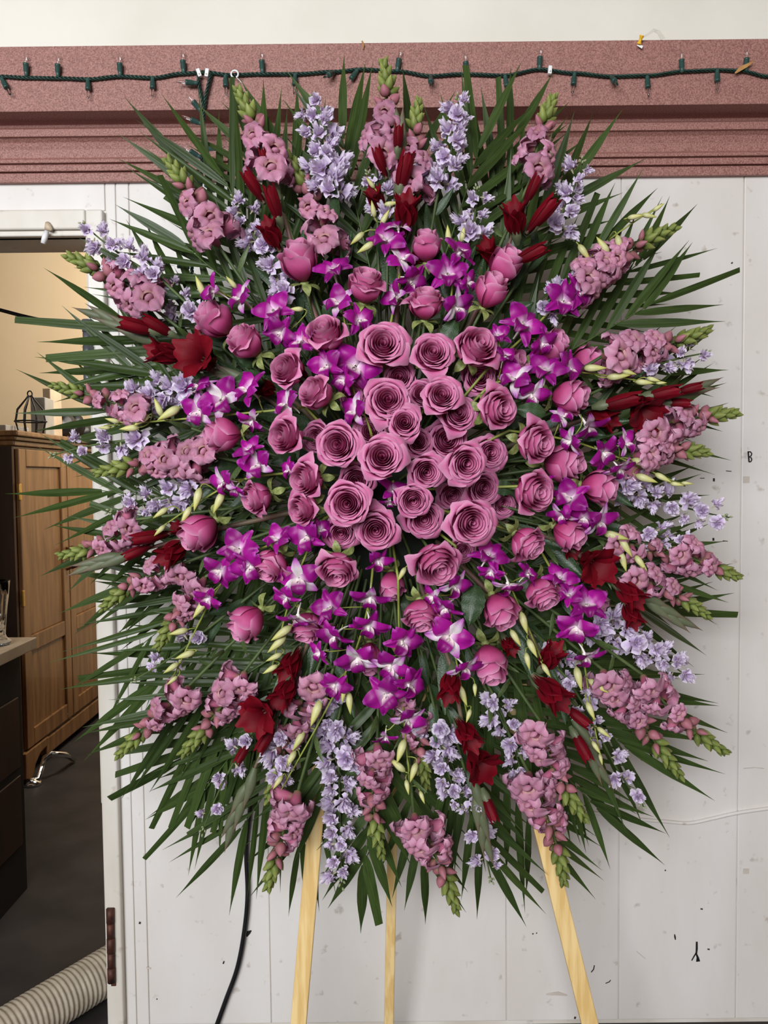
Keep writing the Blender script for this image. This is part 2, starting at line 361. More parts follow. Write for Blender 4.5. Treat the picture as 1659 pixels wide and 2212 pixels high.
def lathe(prof, sides=10):
    return grid(sides, len(prof) - 1, lambda u, v: (prof[round(v * (len(prof) - 1))][0] * math.cos(PI * u), prof[round(v * (len(prof) - 1))][0] * math.sin(PI * u), prof[round(v * (len(prof) - 1))][1]), True)
sock = mesh('socket', *(lambda g: (g[0], g[1]))(lathe([(.0001, -.002), (.0042, -.001), (.0046, .004), (.0048, .008), (.0058, .009), (.0058, .020), (.0062, .0205), (.0062, .024), (.0045, .0245), (.0001, .0245)], 8)), M['socket'])
bulb = mesh('bulb', *(lambda g: (g[0], g[1]))(lathe([(.0026, .022), (.0030, .028), (.0030, .036), (.0022, .041), (.0006, .045)], 8)), M['glass'])
def socket(px, py, ang, Y, parent, lean=8):
    a = math.radians(ang); d = Vector((math.cos(a), -math.sin(math.radians(lean)), math.sin(a))).normalized()
    o = link('socket', sock, parent, TRS(P(px, py, Y - .002), frame(d, Vector((0, 1, 0))), 1.12)); link('bulb', bulb, o)
twisted(wp, YF, 'wire', sl)
for x, y, a in [(57, 163, 88), (125, 165, 86), (260, 163, 90), (397, 157, 92), (567, 157, 92), (858, 153, 80), (1008, 160, 96), (1165, 149, 88), (1473, 155, 95), (1611, 152, 90),
                (4, 170, -62), (190, 171, -88), (330, 168, -90), (487, 164, -88), (638, 161, -94), (772, 152, -125), (931, 165, -95), (1091, 164, -82), (1241, 160, -98), (1398, 166, -88), (1549, 153, -92)]:
    socket(x, y, a, YF, sl, 55 if x in (931,) else 8)
for k in range(8): socket(-70 - 75 * k, 166, 88 if k % 2 else -88, YF, sl); socket(1690 + 75 * k, 163, 88 if k % 2 else -88, YF, sl)
socket(722, 156, -130, YF, sl, 60); socket(1320, 166, -80, YF, sl, 65)
drop = thing('string_lights', 'end of the green light string dangling from the cornice behind palm leaflets', 'string lights')
twisted([(428, 158), (430, 185), (437, 215), (441, 240), (439, 280), (437, 320), (436, 360), (434, 400), (428, 450), (420, 500), (414, 560), (416, 620), (424, 680)], YF - .006, 'wire', drop)
twisted([(456, 160), (450, 185), (444, 210), (441, 238)], YF - .004, 'wire', drop)
for x, y, a in [(426, 180, 178), (434, 240, 130), (436, 268, 160), (443, 322, 2), (433, 340, 150), (444, 400, -30), (408, 578, 170), (408, 600, 172)]: socket(x, y, a, YF - .008, drop)
def clip(px, py, ang, label):
    t = thing('cord_clip', label, 'clip', mw=TRS(P(px, py, YF - .009), Matrix.Rotation(math.radians(ang), 3, 'Y'), 1))
    bevel(part('clip_body', boxg(-.0045, .0045, -.004, .006, -.009, .010), M['white_plastic'], t, smooth=False), .0015)
    part('clip_hole', tubeg([(0, -.0046, -.004), (0, -.0035, -.004)], .0022, 8), M['grease'], t)
clip(430, 158, -18, 'white plastic cord clip, left of the pair on the light string'); clip(447, 158, 10, 'white plastic cord clip, right of the pair on the light string'); clip(1188, 152, 4, 'white plastic cord clip alone on the right half of the light string')
t = thing('hook', 'round white plastic hook with fishing line hanging on light string', 'hook', mw=Matrix.Translation(P(507, 160, YF - .011)))
part('ring', tubeg([(.0085 * math.cos(a), 0, .0085 * math.sin(a)) for a in [k * PI / 8 for k in range(-3, 12)]], .0022, 6), M['white_plastic'], t)
part('line', tubeg([(.004, 0, -.008), (.017, -.004, -.022), (.027, -.006, -.04), (.031, -.01, -.06)], .0009, 5), M['white_plastic'], t)
t = thing('push_pin', 'yellow push pin stuck at the top edge of the cornice', 'push pin', mw=TRS(P(1380, 96, YF - .002), frame(Vector((.25, -.5, .9))), 1))
part('pin_head', lathe([(.0001, 0), (.006, .0005), (.006, .003), (.0035, .006), (.0038, .013), (.0055, .017), (.0055, .019), (.0001, .019)], 12), M['yellow_plastic'], t)
part('pin_point', tubeg([(0, 0, -.008), (0, 0, .002)], .0008, 6), M['chrome'], t)
def strip(name, pts, w, Y, m, label, cat):
    q = [P(x, y, Y - .004 * abs(math.sin(k * 2.1))) for k, (x, y) in enumerate(pts)]; V, F = [], []
    for k, p in enumerate(q):
        tt = (q[min(k + 1, len(q) - 1)] - q[max(k - 1, 0)]).normalized(); nn = tt.cross(Vector((0, 1, 0))).normalized()
        ww = w[k] / FPX; V += [p + nn * ww, p - nn * ww, p - nn * ww + Vector((0, .0006, 0)), p + nn * ww + Vector((0, .0006, 0))]
    for k in range(len(q) - 1):
        a = 4 * k
        for s in range(4): F.append((a + s, a + (s + 1) % 4, a + 4 + (s + 1) % 4, a + 4 + s))
    F += [(0, 1, 2, 3), (4 * len(q) - 1, 4 * len(q) - 2, 4 * len(q) - 3, 4 * len(q) - 4)]
    return tag(part(name, (V, F), m, smooth=False), label, cat)
strip('plastic_film', [(1385, 82), (1400, 74), (1412, 65), (1424, 70), (1432, 84)], [2.5, 4, 6, 7, 9], YF + .004, M['film'], 'torn scrap of clear plastic film above the push pin', 'plastic')
strip('white_tag', [(1376, 97), (1384, 100), (1388, 102)], [2, 5, 6], YF, M['white_plastic'], 'tiny torn white paper tag under the push pin', 'tag')
strip('dry_leaf', [(1588, 158), (1600, 148), (1612, 142), (1628, 132)], [3, 8, 7, 2], YF - .008, M['dryleaf'], 'curled dry brown leaf caught on the light string', 'leaf')
strip('dry_leaf', [(782, 88), (785, 96), (784, 106)], [3, 4, 2], YF + .004, M['dryleaf'], 'small brown leaf scrap hanging over the cornice top edge', 'leaf')
t = thing('door_catch', 'small white plastic catch screwed to the head of the doorway casing', 'catch')
part('catch_base', tubeg([P(103, 482, YW - .021), P(104, 491, YW - .026), P(112, 497, YW - .028)], [.006, .010, .004], 8), M['bench'], t)
part('catch_arm', tubeg([P(101, 500, YW - .026), P(97, 512, YW - .03), P(93, 526, YW - .03)], [.006, .0075, .006], 8), M['white_plastic'], t)

# ------------------------------------------------------------------ things in the room beyond
XA = PF(56, 1690).x; YA = PF(50, 1690).y; YB = YA + 1.75; ZA = P(40, 962, YA).z
ar = thing('armoire', 'honey oak armoire with panelled doors standing in the room beyond', 'armoire')
bevel(part('body', boxg(XA - .62, XA - .022, YA, YB, .07, ZA), M['oak'], ar, smooth=False), .004)
part('side_panel', boxg(XA - .615, XA - .012, YA - .012, YA + .01, .10, ZA - .004), M['dark_shaded_wood'], ar, smooth=False)  # armoire end facing the camera, its shade put into the dark colour
for k, (p_, z0, z1) in enumerate([(.012, 0, .025), (.028, .025, .045), (.045, .045, .07)]):
    bevel(part('top_moulding', boxg(XA - .64, XA - .01 + p_, YA - p_, YB + p_, ZA + z0, ZA + z1), M['oak'], ar, smooth=False), .006, 2)
bevel(part('plinth', boxg(XA - .6, XA - .005, YA + .25, YB - .25, .04, .13), M['oak'], ar, smooth=False), .006)
for y0, y1 in ((YA, YA + .26), (YB - .26, YB)):
    q = [(0, 0), (.08, 0), (.10, .05), (.16, .09), (.26, .10), (.26, .14), (0, .14)]
    if y0 != YA: q = [(.26 - a, b) for a, b in q][::-1]
    V = [(XA - .05, y0 + a, b) for a, b in q] + [(XA + .004, y0 + a, b) for a, b in q]; n = len(q)
    F = [tuple(range(n))[::-1], tuple(range(n, 2 * n))] + [(k, (k + 1) % n, n + (k + 1) % n, n + k) for k in range(n)]
    bevel(part('foot', (V, F), M['oak'], ar, smooth=False), .004)
dw = (YB - YA - .06) / 3
for d in range(3):
    y0 = YA + .03 + d * dw + .004; y1 = y0 + dw - .008; z0, z1 = .15, ZA - .015; zm = .62; sw = .075
    dr = part('door', join([boxg(XA - .022, XA, y0, y0 + sw, z0, z1), boxg(XA - .022, XA, y1 - sw, y1, z0, z1), boxg(XA - .022, XA, y0 + sw, y1 - sw, z0, z0 + .085),
                            boxg(XA - .022, XA, y0 + sw, y1 - sw, z1 - .085, z1), boxg(XA - .022, XA, y0 + sw, y1 - sw, zm, zm + .08)]), M['oak'], ar, smooth=False)
    bevel(dr, .004)
    for a, b in ((z0 + .085, zm), (zm + .08, z1 - .085)):
        bevel(part('door_panel', boxg(XA - .02, XA - .012, y0 + sw, y1 - sw, a, b), M['oak'], dr, smooth=False), .006)
    hy = y0 - .012 if d == 0 else y1 + .004
    for hz in (.62 + .28, 1.42):
        bevel(part('hinge', boxg(XA - .01, XA + .006, hy, hy + .02, hz - .04, hz + .04), M['brass'], dr, smooth=False), .003)
    py_ = y1 - .035 if d == 0 else y0 + .035
    part('handle', tubeg([(XA, py_, .98), (XA + .03, py_, .99), (XA + .036, py_, 1.04), (XA + .03, py_, 1.09), (XA, py_, 1.10)], .007, 8), M['rust'], dr)
ZT = ZA + .07
def onarm(px, d): return P(px, 900, d).x
def upbox(name, px, d, w, dp, h, m, label, cat, rz=0):
    o = part(name, boxg(-w / 2, w / 2, -dp / 2, dp / 2, 0, h), m, smooth=False, mw=TRS((onarm(px, d), d, ZT), Matrix.Rotation(rz, 3, 'Z'), 1)); bevel(o, .004)
    return tag(o, label, cat)
b1 = upbox('carton', 92, YA + .45, .075, .14, .20, M['grey_card'], 'grey cardboard carton standing on the oak armoire', 'box', .1)
b2 = upbox('carton', 114, YA + .63, .045, .12, .27, M['bench'], 'narrow pale carton standing beside the grey one on the armoire', 'box', -.1)
t = thing('wire_basket', 'dark wire basket on top of the oak armoire near its left end', 'basket', mw=Matrix.Translation((onarm(66, YA + .22), YA + .22, ZT)))
for k in range(8):
    a = k * PI / 4; part('wire_rib', tubeg([(.075 * math.cos(a) * r, .075 * math.sin(a) * r, z) for r, z in ((.8, .002), (1, .06), (.85, .12), (.3, .17), (.12, .19))], .0035, 5), M['rubber'], t)
part('rim', tubeg([(.075 * math.cos(a), .075 * math.sin(a), .06) for a in [k * PI / 8 for k in range(17)]], .004, 5), M['rubber'], t)
part('handle', tubeg([(.012 * math.cos(a), 0, .20 + .014 * math.sin(a)) for a in [k * PI / 6 for k in range(13)]], .0035, 5), M['rubber'], t)
for k, (px, dd, h, lab) in enumerate([(130, .75, .14, 'dark lumpy bundle on the armoire right of the cartons'), (152, 1.0, .16, 'black crumpled bundle farther along the armoire top'), (172, 1.3, .12, 'small dark bundle at the far end of the armoire top')]):
    rnd = random.Random(k); g = grid(12, 7, lambda u, v: (.075 * math.sin(PI * v) * math.cos(PI * u) * (1 + .25 * math.sin(3 * u * PI + k)), .075 * math.sin(PI * v) * math.sin(PI * u), h * (.5 - .5 * math.cos(PI * v)) * (1 + .15 * math.sin(2 * PI * u + k))), True)
    tag(part('bundle', g, M['rubber'], mw=Matrix.Translation((onarm(px, YA + dd), YA + dd, ZT))), lab, 'bundle')
upbox('folded_cloth', 12, YA + .2, .12, .25, .035, M['grey_card'], 'grey folded cloth at the front edge of the armoire top', 'cloth')
# workbench with glass vase
XB = P(80, 1378, 2.75).x; ZB = P(80, 1376, 2.75).z
wbn = thing('workbench', 'pale topped workbench with dark body just inside the doorway', 'workbench')
bevel(part('bench_top', boxg(XB - .9, XB, 2.2, 2.75, ZB - .04, ZB), M['bench'], wbn, smooth=False), .003)
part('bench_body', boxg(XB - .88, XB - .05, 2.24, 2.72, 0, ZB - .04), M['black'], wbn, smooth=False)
for z in (.18, .46): bevel(part('drawer_front', boxg(XB - .052, XB - .044, 2.27, 2.69, z, z + .25), M['dark_shaded_wood'], wbn, smooth=False), .003)
vz = thing('glass_vase', 'clear fluted glass vase on the pale workbench at the left edge', 'vase', mw=Matrix.Translation((P(-6, 1380, 2.62).x, 2.62, ZB)))
def flute(u, v):
    pf = [(.036, 0), (.044, .006), (.044, .014), (.030, .024), (.026, .034), (.028, .06), (.033, .11), (.040, .16), (.046, .205), (.043, .205), (.037, .16), (.029, .10), (.022, .05), (.001, .045)]
    r, z = pf[round(v * 13)]; r *= 1 + (.035 * math.cos(10 * PI * u) if .03 < z < .2 else 0)
    return (r * math.cos(PI * u), r * math.sin(PI * u), z * 1.08)
part('vase_body', grid(60, 13, flute, True), M['glass'], vz)
# chrome leg, dark foot and duct on the floor
q = [PF(x, y, z) for x, y, z in [(52, 1690, .012), (70, 1686, .02), (82, 1684, .02), (90, 1660, .05), (97, 1636, .09), (112, 1628, .12), (140, 1630, .09), (160, 1640, .016)]]
ch = thing('chrome_leg', 'bent chrome tube leg lying on the dark floor below the armoire', 'metal leg')
part('tube', tubeg(q, .014, 8), M['chrome'], ch); part('foot_cap', lathe([(.001, 0), (.045, .002), (.04, .014), (.016, .03), (.001, .032)], 12), M['chrome'], ch, mw=Matrix.Translation((q[1].x, q[1].y, 0)))
c_ = PF(2, 1722); tag(part('round_base', lathe([(.001, 0), (.08, .001), (.082, .012), (.06, .022), (.02, .03), (.001, .03)], 20), M['rubber'], mw=Matrix.Translation(c_)), 'round black base on the dark floor near the workbench', 'base')
a, b = PF(-60, 2260, .085), PF(300, 2040, .085)
a = a + (a - b) * .9
L_ = (b - a).length; n = int(L_ / .0024); pts = [a.lerp(b, k / n) for k in range(n + 1)]
tag(part('duct_hose', tubeg(pts, [.062 + .0019 * math.sin(2 * PI * k / 6) for k in range(n + 1)], 24), M['duct'], mw=Matrix.Translation((0, 0, -.02))), 'ribbed cream duct hose lying on the floor in the doorway', 'hose')

# ------------------------------------------------------------------ easel
ez = thing('easel', 'pale pine wooden easel with three legs holding up the spray', 'easel')
def leg(p0, d0, p1, d1, w, t_):
    a, b = P(*p0, d0), P(*p1, d1); d = (b - a).normalized(); k = (0.0 - a.z) / d.z
    end = a + d * k; top = a - d * .62
    x = Vector((1, 0, 0)); x = (x - d * x.dot(d)).normalized(); y = d.cross(x)
    V = [c + x * sx * w / 2 + y * sy_ * t_ / 2 for c in (end, top) for sx, sy_ in ((-1, -1), (1, -1), (1, 1), (-1, 1))]
    F = [(0, 1, 2, 3), (7, 6, 5, 4)] + [(k, 4 + k, 4 + (k + 1) % 4, (k + 1) % 4) for k in range(4)]
    return bevel(part('leg', (V, F), M['pine'], ez, smooth=False), .0025)
leg((672, 1890), 1.72, (645, 2212), 1.70, .036, .018)
leg((1200, 1910), 1.72, (1274, 2212), 1.70, .038, .018)
leg((846, 1900), 1.84, (840, 2212), 1.90, .024, .024)
bevel(part('crossbar', boxg(P(700, 1500, 1.73).x, P(1140, 1500, 1.73).x, 1.735, 1.753, P(830, 1515, 1.74).z, P(830, 1480, 1.74).z), M['pine'], ez, smooth=False), .002)
fo = P(830, 1060, 1.70)
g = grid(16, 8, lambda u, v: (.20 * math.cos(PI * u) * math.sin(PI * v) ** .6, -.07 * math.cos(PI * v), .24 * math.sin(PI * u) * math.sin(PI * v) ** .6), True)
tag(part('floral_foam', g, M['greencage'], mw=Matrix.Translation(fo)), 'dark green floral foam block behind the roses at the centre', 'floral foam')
FOAM = fo + Vector((0, -.03, 0))

# ------------------------------------------------------------------ palm fronds
def leaflet(tipcut=False, droop=.05, seed=0):
    def fn(u, v):
        w = (.35 + .65 * sm(0, .18, v)) * (1 - sm(.45, 1.02, v) * (.99 if not tipcut else .25))
        fold = -abs(u) * .16 * (1 - v * .5) + .03 * math.cos(u * PI * 4)
        y = u * .5 * w
        return (v, y, -droop * v * v + 0 * fold, fold * w)
    V, F, A = grid(6, 9, lambda u, v: fn(u, v))
    V2 = [Vector((a[0], a[1] + seed * .35 * a[0] ** 2 * 0, a[2])) for a in V]; fo_ = [a[3] for a in V]
    return V2, fo_, F, A
LEAF = []
for k, (cut, dr_) in enumerate([(False, .03), (False, .09), (False, -.03), (True, .04)]):
    V2, fo_, F, A = leaflet(cut, dr_, k)
    V2 = [Vector((p.x, p.y, p.z + f * .05)) for p, f in zip(V2, fo_)]
    LEAF.append(mesh('leaflet', V2, F, M['palm'], A))
# base x,y  tip x,y  depth base,tip  pairs  length px  angle at base, at tip  width px  where
FR = [
 (600, 720, 432, 400, 10, 215, 52, 10, 15, 'at half past ten, over the cornice above the doorway'),
 (660, 660, 400, 530, 8, 170, 42, 18, 14, 'behind the lavender stock at the upper left'),
 (520, 790, 275, 700, 9, 225, 38, 8, 17, 'pointing left over the tan wall in the doorway'),
 (560, 900, 330, 800, 8, 190, 48, 22, 15, 'behind the bright red gladiolus at the left'),
 (500, 985, 210, 880, 9, 180, 50, 20, 14, 'reaching over the cartons on the armoire'),
 (520, 1080, 220, 1060, 9, 195, 26, 5, 14, 'pointing straight left across the oak armoire top panel'),
 (520, 1120, 240, 1175, 9, 150, 52, 22, 13, 'drooping in front of the armoire handles'),
 (560, 1170, 310, 1390, 11, 205, 36, 14, 11, 'with thin pale leaflets at the left, beside the doorway edge'),
 (640, 1340, 330, 1475, 10, 215, 26, 6, 15, 'pointing to half past eight below the armoire'),
 (640, 1440, 360, 1560, 9, 200, 30, 10, 15, 'under the two left pink snapdragons'),
 (650, 1540, 385, 1645, 9, 175, 46, 14, 16, 'with blunt cut ends at the lower left'),
 (700, 1540, 520, 1790, 10, 205, 30, 8, 13, 'at seven o clock beside the black power cable'),
 (760, 1600, 645, 1830, 9, 175, 34, 8, 14, 'over the left easel leg'),
 (815, 1640, 785, 1870, 7, 150, 36, 10, 20, 'at six o clock, left of the back easel leg'),
 (870, 1640, 915, 1850, 8, 160, 36, 10, 17, 'at six o clock, over the back easel leg'),
 (940, 1600, 1050, 1840, 9, 190, 36, 10, 15, 'at half past five, left of the right easel leg'),
 (1000, 1540, 1165, 1800, 10, 200, 34, 8, 15, 'over the top of the right easel leg'),
 (1050, 1500, 1250, 1690, 9, 180, 40, 10, 13, 'at five o clock above the right easel leg'),
 (1060, 1450, 1350, 1610, 11, 225, 50, 12, 18, 'wide fan at half past four over the white planks'),
 (1100, 1390, 1390, 1510, 9, 190, 32, 8, 15, 'at four o clock beside the lowest right snapdragon'),
 (1080, 1290, 1420, 1320, 10, 180, 50, 14, 15, 'pointing right below the red gladiolus'),
 (1100, 1190, 1410, 1185, 9, 160, 40, 10, 15, 'at the right, behind the lavender stock'),
 (1120, 1010, 1390, 930, 10, 195, 56, 24, 15, 'drooping at three o clock between two pink snapdragons'),
 (1120, 800, 1410, 655, 10, 180, 48, 10, 15, 'at two o clock, its open tip over the right planks'),
 (1120, 840, 1420, 805, 8, 165, 30, 8, 13, 'thin, pointing right beneath the top right pink snapdragons'),
 (1000, 660, 1215, 420, 10, 185, 44, 6, 17, 'at one o clock, crossing the cornice bottom edge'),
 (1060, 680, 1300, 530, 9, 165, 44, 14, 14, 'behind the long orchid bud spray at upper right'),
 (930, 600, 1035, 320, 11, 190, 42, 10, 16, 'shiny green, over the cornice right of the top snapdragons'),
 (1020, 640, 1130, 380, 8, 170, 26, 6, 13, 'upright behind the upper right gladiolus'),
 (820, 560, 740, 300, 8, 185, 34, 8, 18, 'at twelve o clock behind the tall lavender stock'),
 (730, 620, 625, 350, 10, 205, 38, 10, 16, 'at half past eleven over the cornice'),
 (880, 560, 890, 330, 8, 165, 36, 12, 14, 'straight up behind the tallest snapdragon'),
 (560, 620, 480, 380, 8, 215, 22, 4, 14, 'upright at eleven o clock beside the dangling light string'),
 (600, 860, 250, 790, 8, 180, 40, 10, 14, 'low over the tan wall, behind the upper left lavender stock'),
 (600, 1230, 270, 1265, 8, 165, 40, 10, 13, 'pointing left between the two left red gladioli'),
 (660, 1500, 430, 1725, 8, 175, 40, 10, 14, 'at half past seven, above the black power cable'),
 (1060, 1540, 1290, 1745, 8, 170, 40, 10, 14, 'at five o clock, between the two lowest right snapdragons'),
 (1100, 1250, 1430, 1255, 8, 160, 40, 10, 14, 'at half past three, under the farthest right stock'),
 (1120, 920, 1420, 870, 8, 165, 40, 10, 14, 'behind the right hand red gladiolus at three o clock'),
 (690, 620, 550, 330, 9, 180, 40, 10, 14, 'at eleven o clock, right of the bent snapdragon tip'),
 (970, 580, 1110, 300, 8, 170, 40, 10, 14, 'at half past twelve, left of the right hand snapdragon'),
 (1150, 700, 1390, 560, 8, 160, 40, 10, 13, 'at half past one, under the long bud wand'),
 (560, 760, 330, 600, 8, 170, 40, 10, 14, 'at ten o clock, behind the doorway snapdragon'),
 (700, 1480, 470, 1650, 8, 180, 40, 12, 14, 'deep behind the lower left lavender stock'),
 (930, 1450, 1010, 1700, 8, 190, 40, 14, 16, 'deep behind the bottom orchid spray'),
 (760, 1450, 700, 1700, 8, 190, 40, 14, 16, 'deep behind the bottom lavender stock'),
 (620, 1240, 350, 1290, 8, 170, 44, 14, 14, 'deep behind the left orchid spray'),
 (1120, 1340, 1320, 1440, 8, 170, 46, 16, 14, 'deep behind the lower right lavender stock'),
 (1090, 1090, 1380, 1080, 8, 165, 42, 14, 14, 'deep behind the right hand rose buds'),
 (800, 880, 700, 600, 8, 190, 44, 14, 15, 'deep under the upright roses at eleven o clock'),
 (860, 880, 960, 600, 8, 190, 44, 14, 15, 'deep under the upright roses at one o clock'),
 (930, 980, 1150, 800, 8, 190, 44, 14, 15, 'deep under the orchids at two o clock'),
 (960, 1060, 1230, 990, 8, 190, 44, 14, 15, 'deep under the rose buds at three o clock'),
 (920, 1150, 1160, 1300, 8, 190, 44, 14, 15, 'deep under the bright pink rose at four o clock'),
 (880, 1180, 1000, 1460, 8, 190, 44, 14, 15, 'deep under the nodding roses at five o clock'),
 (810, 1180, 780, 1470, 8, 190, 44, 14, 15, 'deep under the middle orchid strands at six o clock'),
 (750, 1160, 600, 1400, 8, 190, 44, 14, 15, 'deep under the lower left roses at seven o clock'),
 (720, 1060, 450, 1130, 8, 190, 44, 14, 15, 'deep under the left orchids at nine o clock'),
 (740, 940, 500, 780, 8, 190, 44, 14, 15, 'deep under the upper left roses at ten o clock'),
 (620, 1010, 330, 985, 8, 165, 44, 14, 14, 'deep behind the left hand snapdragons'),
]
for bx, by, tx, ty, npair, ln, a0, a1, wpx, where in FR:
    rnd = random.Random(bx * 7 + ty)
    deep = 'deep' in where
    d0 = 1.69 + rnd.uniform(-.01, .02) + (.03 if deep else 0); d1 = d0 + rnd.uniform(-.02, .05)
    kk = 0 if 'deep under' in where else .22; bx2, by2 = lerp(bx, 830, kk), lerp(by, 1060, kk); tx, ty = lerp(tx, bx, .0), lerp(ty, by, .0); npair = max(6, round(math.hypot(tx - bx2, ty - by2) / 44)); ln *= 1.22; a0 = lerp(a0, 56, .6); a1 = 20
    a, b = P(bx2, by2, d0 - .02), P(tx, ty, d1)
    ax = (b - a); Lr = ax.length; ax.normalize()
    side = ax.cross(Vector((0, 1, 0))).normalized()
    sag = Vector((0, rnd.uniform(-.02, .02), 0)) - side * rnd.uniform(-.02, .02)
    base = FOAM + Vector((rnd.uniform(-.08, .08), .02, rnd.uniform(-.1, .1)))
    f = thing('palm_frond', 'green palm frond ' + where, 'palm frond', 'palm fronds around the spray', Matrix.Translation(base))
    curve = bez(a, (a + b) / 2 + sag, b, 12)
    path = [base, base.lerp(a, .5)] + curve
    part('rachis', tubeg([p - base for p in path], [.0032 * (1 - .7 * k / (len(path) - 1)) for k in range(len(path))], 5), M['rachis'], f)
    ntot = npair * 2 + 1
    for k in range(ntot):
        s = (k / (ntot - 1)); sd = 1 if k % 2 else -1
        if k == ntot - 1: sd = rnd.choice((-1, 1)) * .4
        i = min(int(s * 12), 11); fr_ = s * 12 - i; p = curve[i].lerp(curve[i + 1], fr_); tg = (curve[i + 1] - curve[i]).normalized()
        ang = math.radians(lerp(a0, a1, s ** .9) + rnd.uniform(-4, 4)) * sd
        sdv = tg.cross(Vector((0, 1, 0))).normalized()
        d = (tg * math.cos(ang) + sdv * math.sin(ang) + Vector((0, rnd.uniform(-.10, .12), 0))).normalized()
        # gentle sag by gravity
        d = (d + Vector((0, 0, -.05))).normalized()
        L1 = ln * d1 / FPX * (.72 + .36 * math.sin(PI * (.12 + .7 * s))) * rnd.uniform(.9, 1.07)
        nrm = (CAMP - p).normalized(); nrm = (nrm + side * rnd.uniform(-.5, .5) + Vector((0, 0, rnd.uniform(-.2, .35)))).normalized()
        y = nrm.cross(d).normalized(); z = d.cross(y)
        cut = 'cut ends' in where or rnd.random() < .06
        me = LEAF[3] if cut else LEAF[rnd.randrange(3)]
        R3 = Matrix((d, y, z)).transposed()
        link('leaflet', me, f, TRS(p - base, R3, (L1, wpx * d1 / FPX * rnd.uniform(.85, 1.15) * 1.18, L1)))

# ------------------------------------------------------------------ roses
def rose_kind(N, rmax, Hh, flare, seed, open_=1.0):
    rnd = random.Random(seed); out = []
    for i in range(N):
        t = i / (N - 1); w = lerp(2.1, .92, t ** .55); R = .03 + (rmax - .03) * t ** .82
        zt = Hh * (.84 + .16 * math.sin(PI * min(1, t * 1.15))) * (1 - .16 * t ** 3 * open_)
        fl = flare * (.12 + .88 * t ** 1.7) * rnd.uniform(.75, 1.25); phi = i * 2.39996 + rnd.uniform(-.15, .15); ph = rnd.uniform(0, 6); pk = rnd.uniform(-.3, .3)
        def fn(u, v):
            vm = 1 - (.20 + .10 * t) * abs(u - pk * t) ** lerp(2.6, 1.7, t) + .02 * math.sin(4 * u + ph) * t
            vv = v * vm
            b = math.sin(PI / 2 * min(1, vv / .62)) ** .75
            if vv > .62: b *= 1 - .16 * (1 - .8 * t * open_) * ((vv - .62) / .38) ** 1.3
            r = R * b * (1 + .07 * u)
            z = zt * vv
            f_ = sm(.66, 1, vv)
            cur = fl * (1 + .75 * u * u + (.25 + .55 * t) * math.exp(-((u - pk) / .22) ** 2))
            r += cur * f_ ** 1.3
            z -= cur * 1.25 * f_ ** 3.2
            z += .010 * math.sin(5 * u + ph) * f_ * t
            an = phi + u * w * (1 - .10 * t * f_)
            return (r * math.cos(an), r * math.sin(an), z)
        V, F, A = grid(12 if t < .5 else 14, 9, fn)
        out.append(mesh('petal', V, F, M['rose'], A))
    return out
KIND = {'o': [rose_kind(25, .40, .52, .115, 1), rose_kind(27, .41, .50, .105, 2), rose_kind(24, .39, .55, .125, 3)],
        'h': [rose_kind(20, .36, .74, .10, 4, .7), rose_kind(19, .37, .70, .115, 5, .8), rose_kind(20, .355, .78, .09, 9, .6)],
        'b': [rose_kind(15, .36, .84, .055, 6, .3), rose_kind(14, .37, .82, .07, 7, .4)]}
HALF = {'o': .36, 'h': .36, 'b': .41}
def sepal_fn(u, v): w = .10 * math.sin(PI * min(1, v * .9 + .1)) ** .8 * (1 - .25 * v); return (u * w, .06 + .26 * math.sin(v * 1.7), -.02 - .30 * (v - .25) ** 2 * (1 if v > .25 else -.3))
SEPAL = mesh('sepal', *grid(3, 6, sepal_fn)[:2], M['sepal'])
CALYX = mesh('calyx', *(lambda g: (g[0], g[1]))(lathe([(.035, -.12), (.06, -.09), (.075, -.05), (.095, 0), (.06, .03)], 8)), M['sepal'])
def rleaf(u, v):
    w = math.sin(PI * v ** .85) ** .8 * (1 - .2 * v) * .30; return (u * w * (1 + .05 * math.sin(v * 40)), v, -abs(u) * .06 + .05 * math.sin(v * 3) + .015 * math.cos(v * 22) * abs(u))
RLEAF = mesh('leaf', *grid(6, 14, rleaf)[:2], M['leaf'])
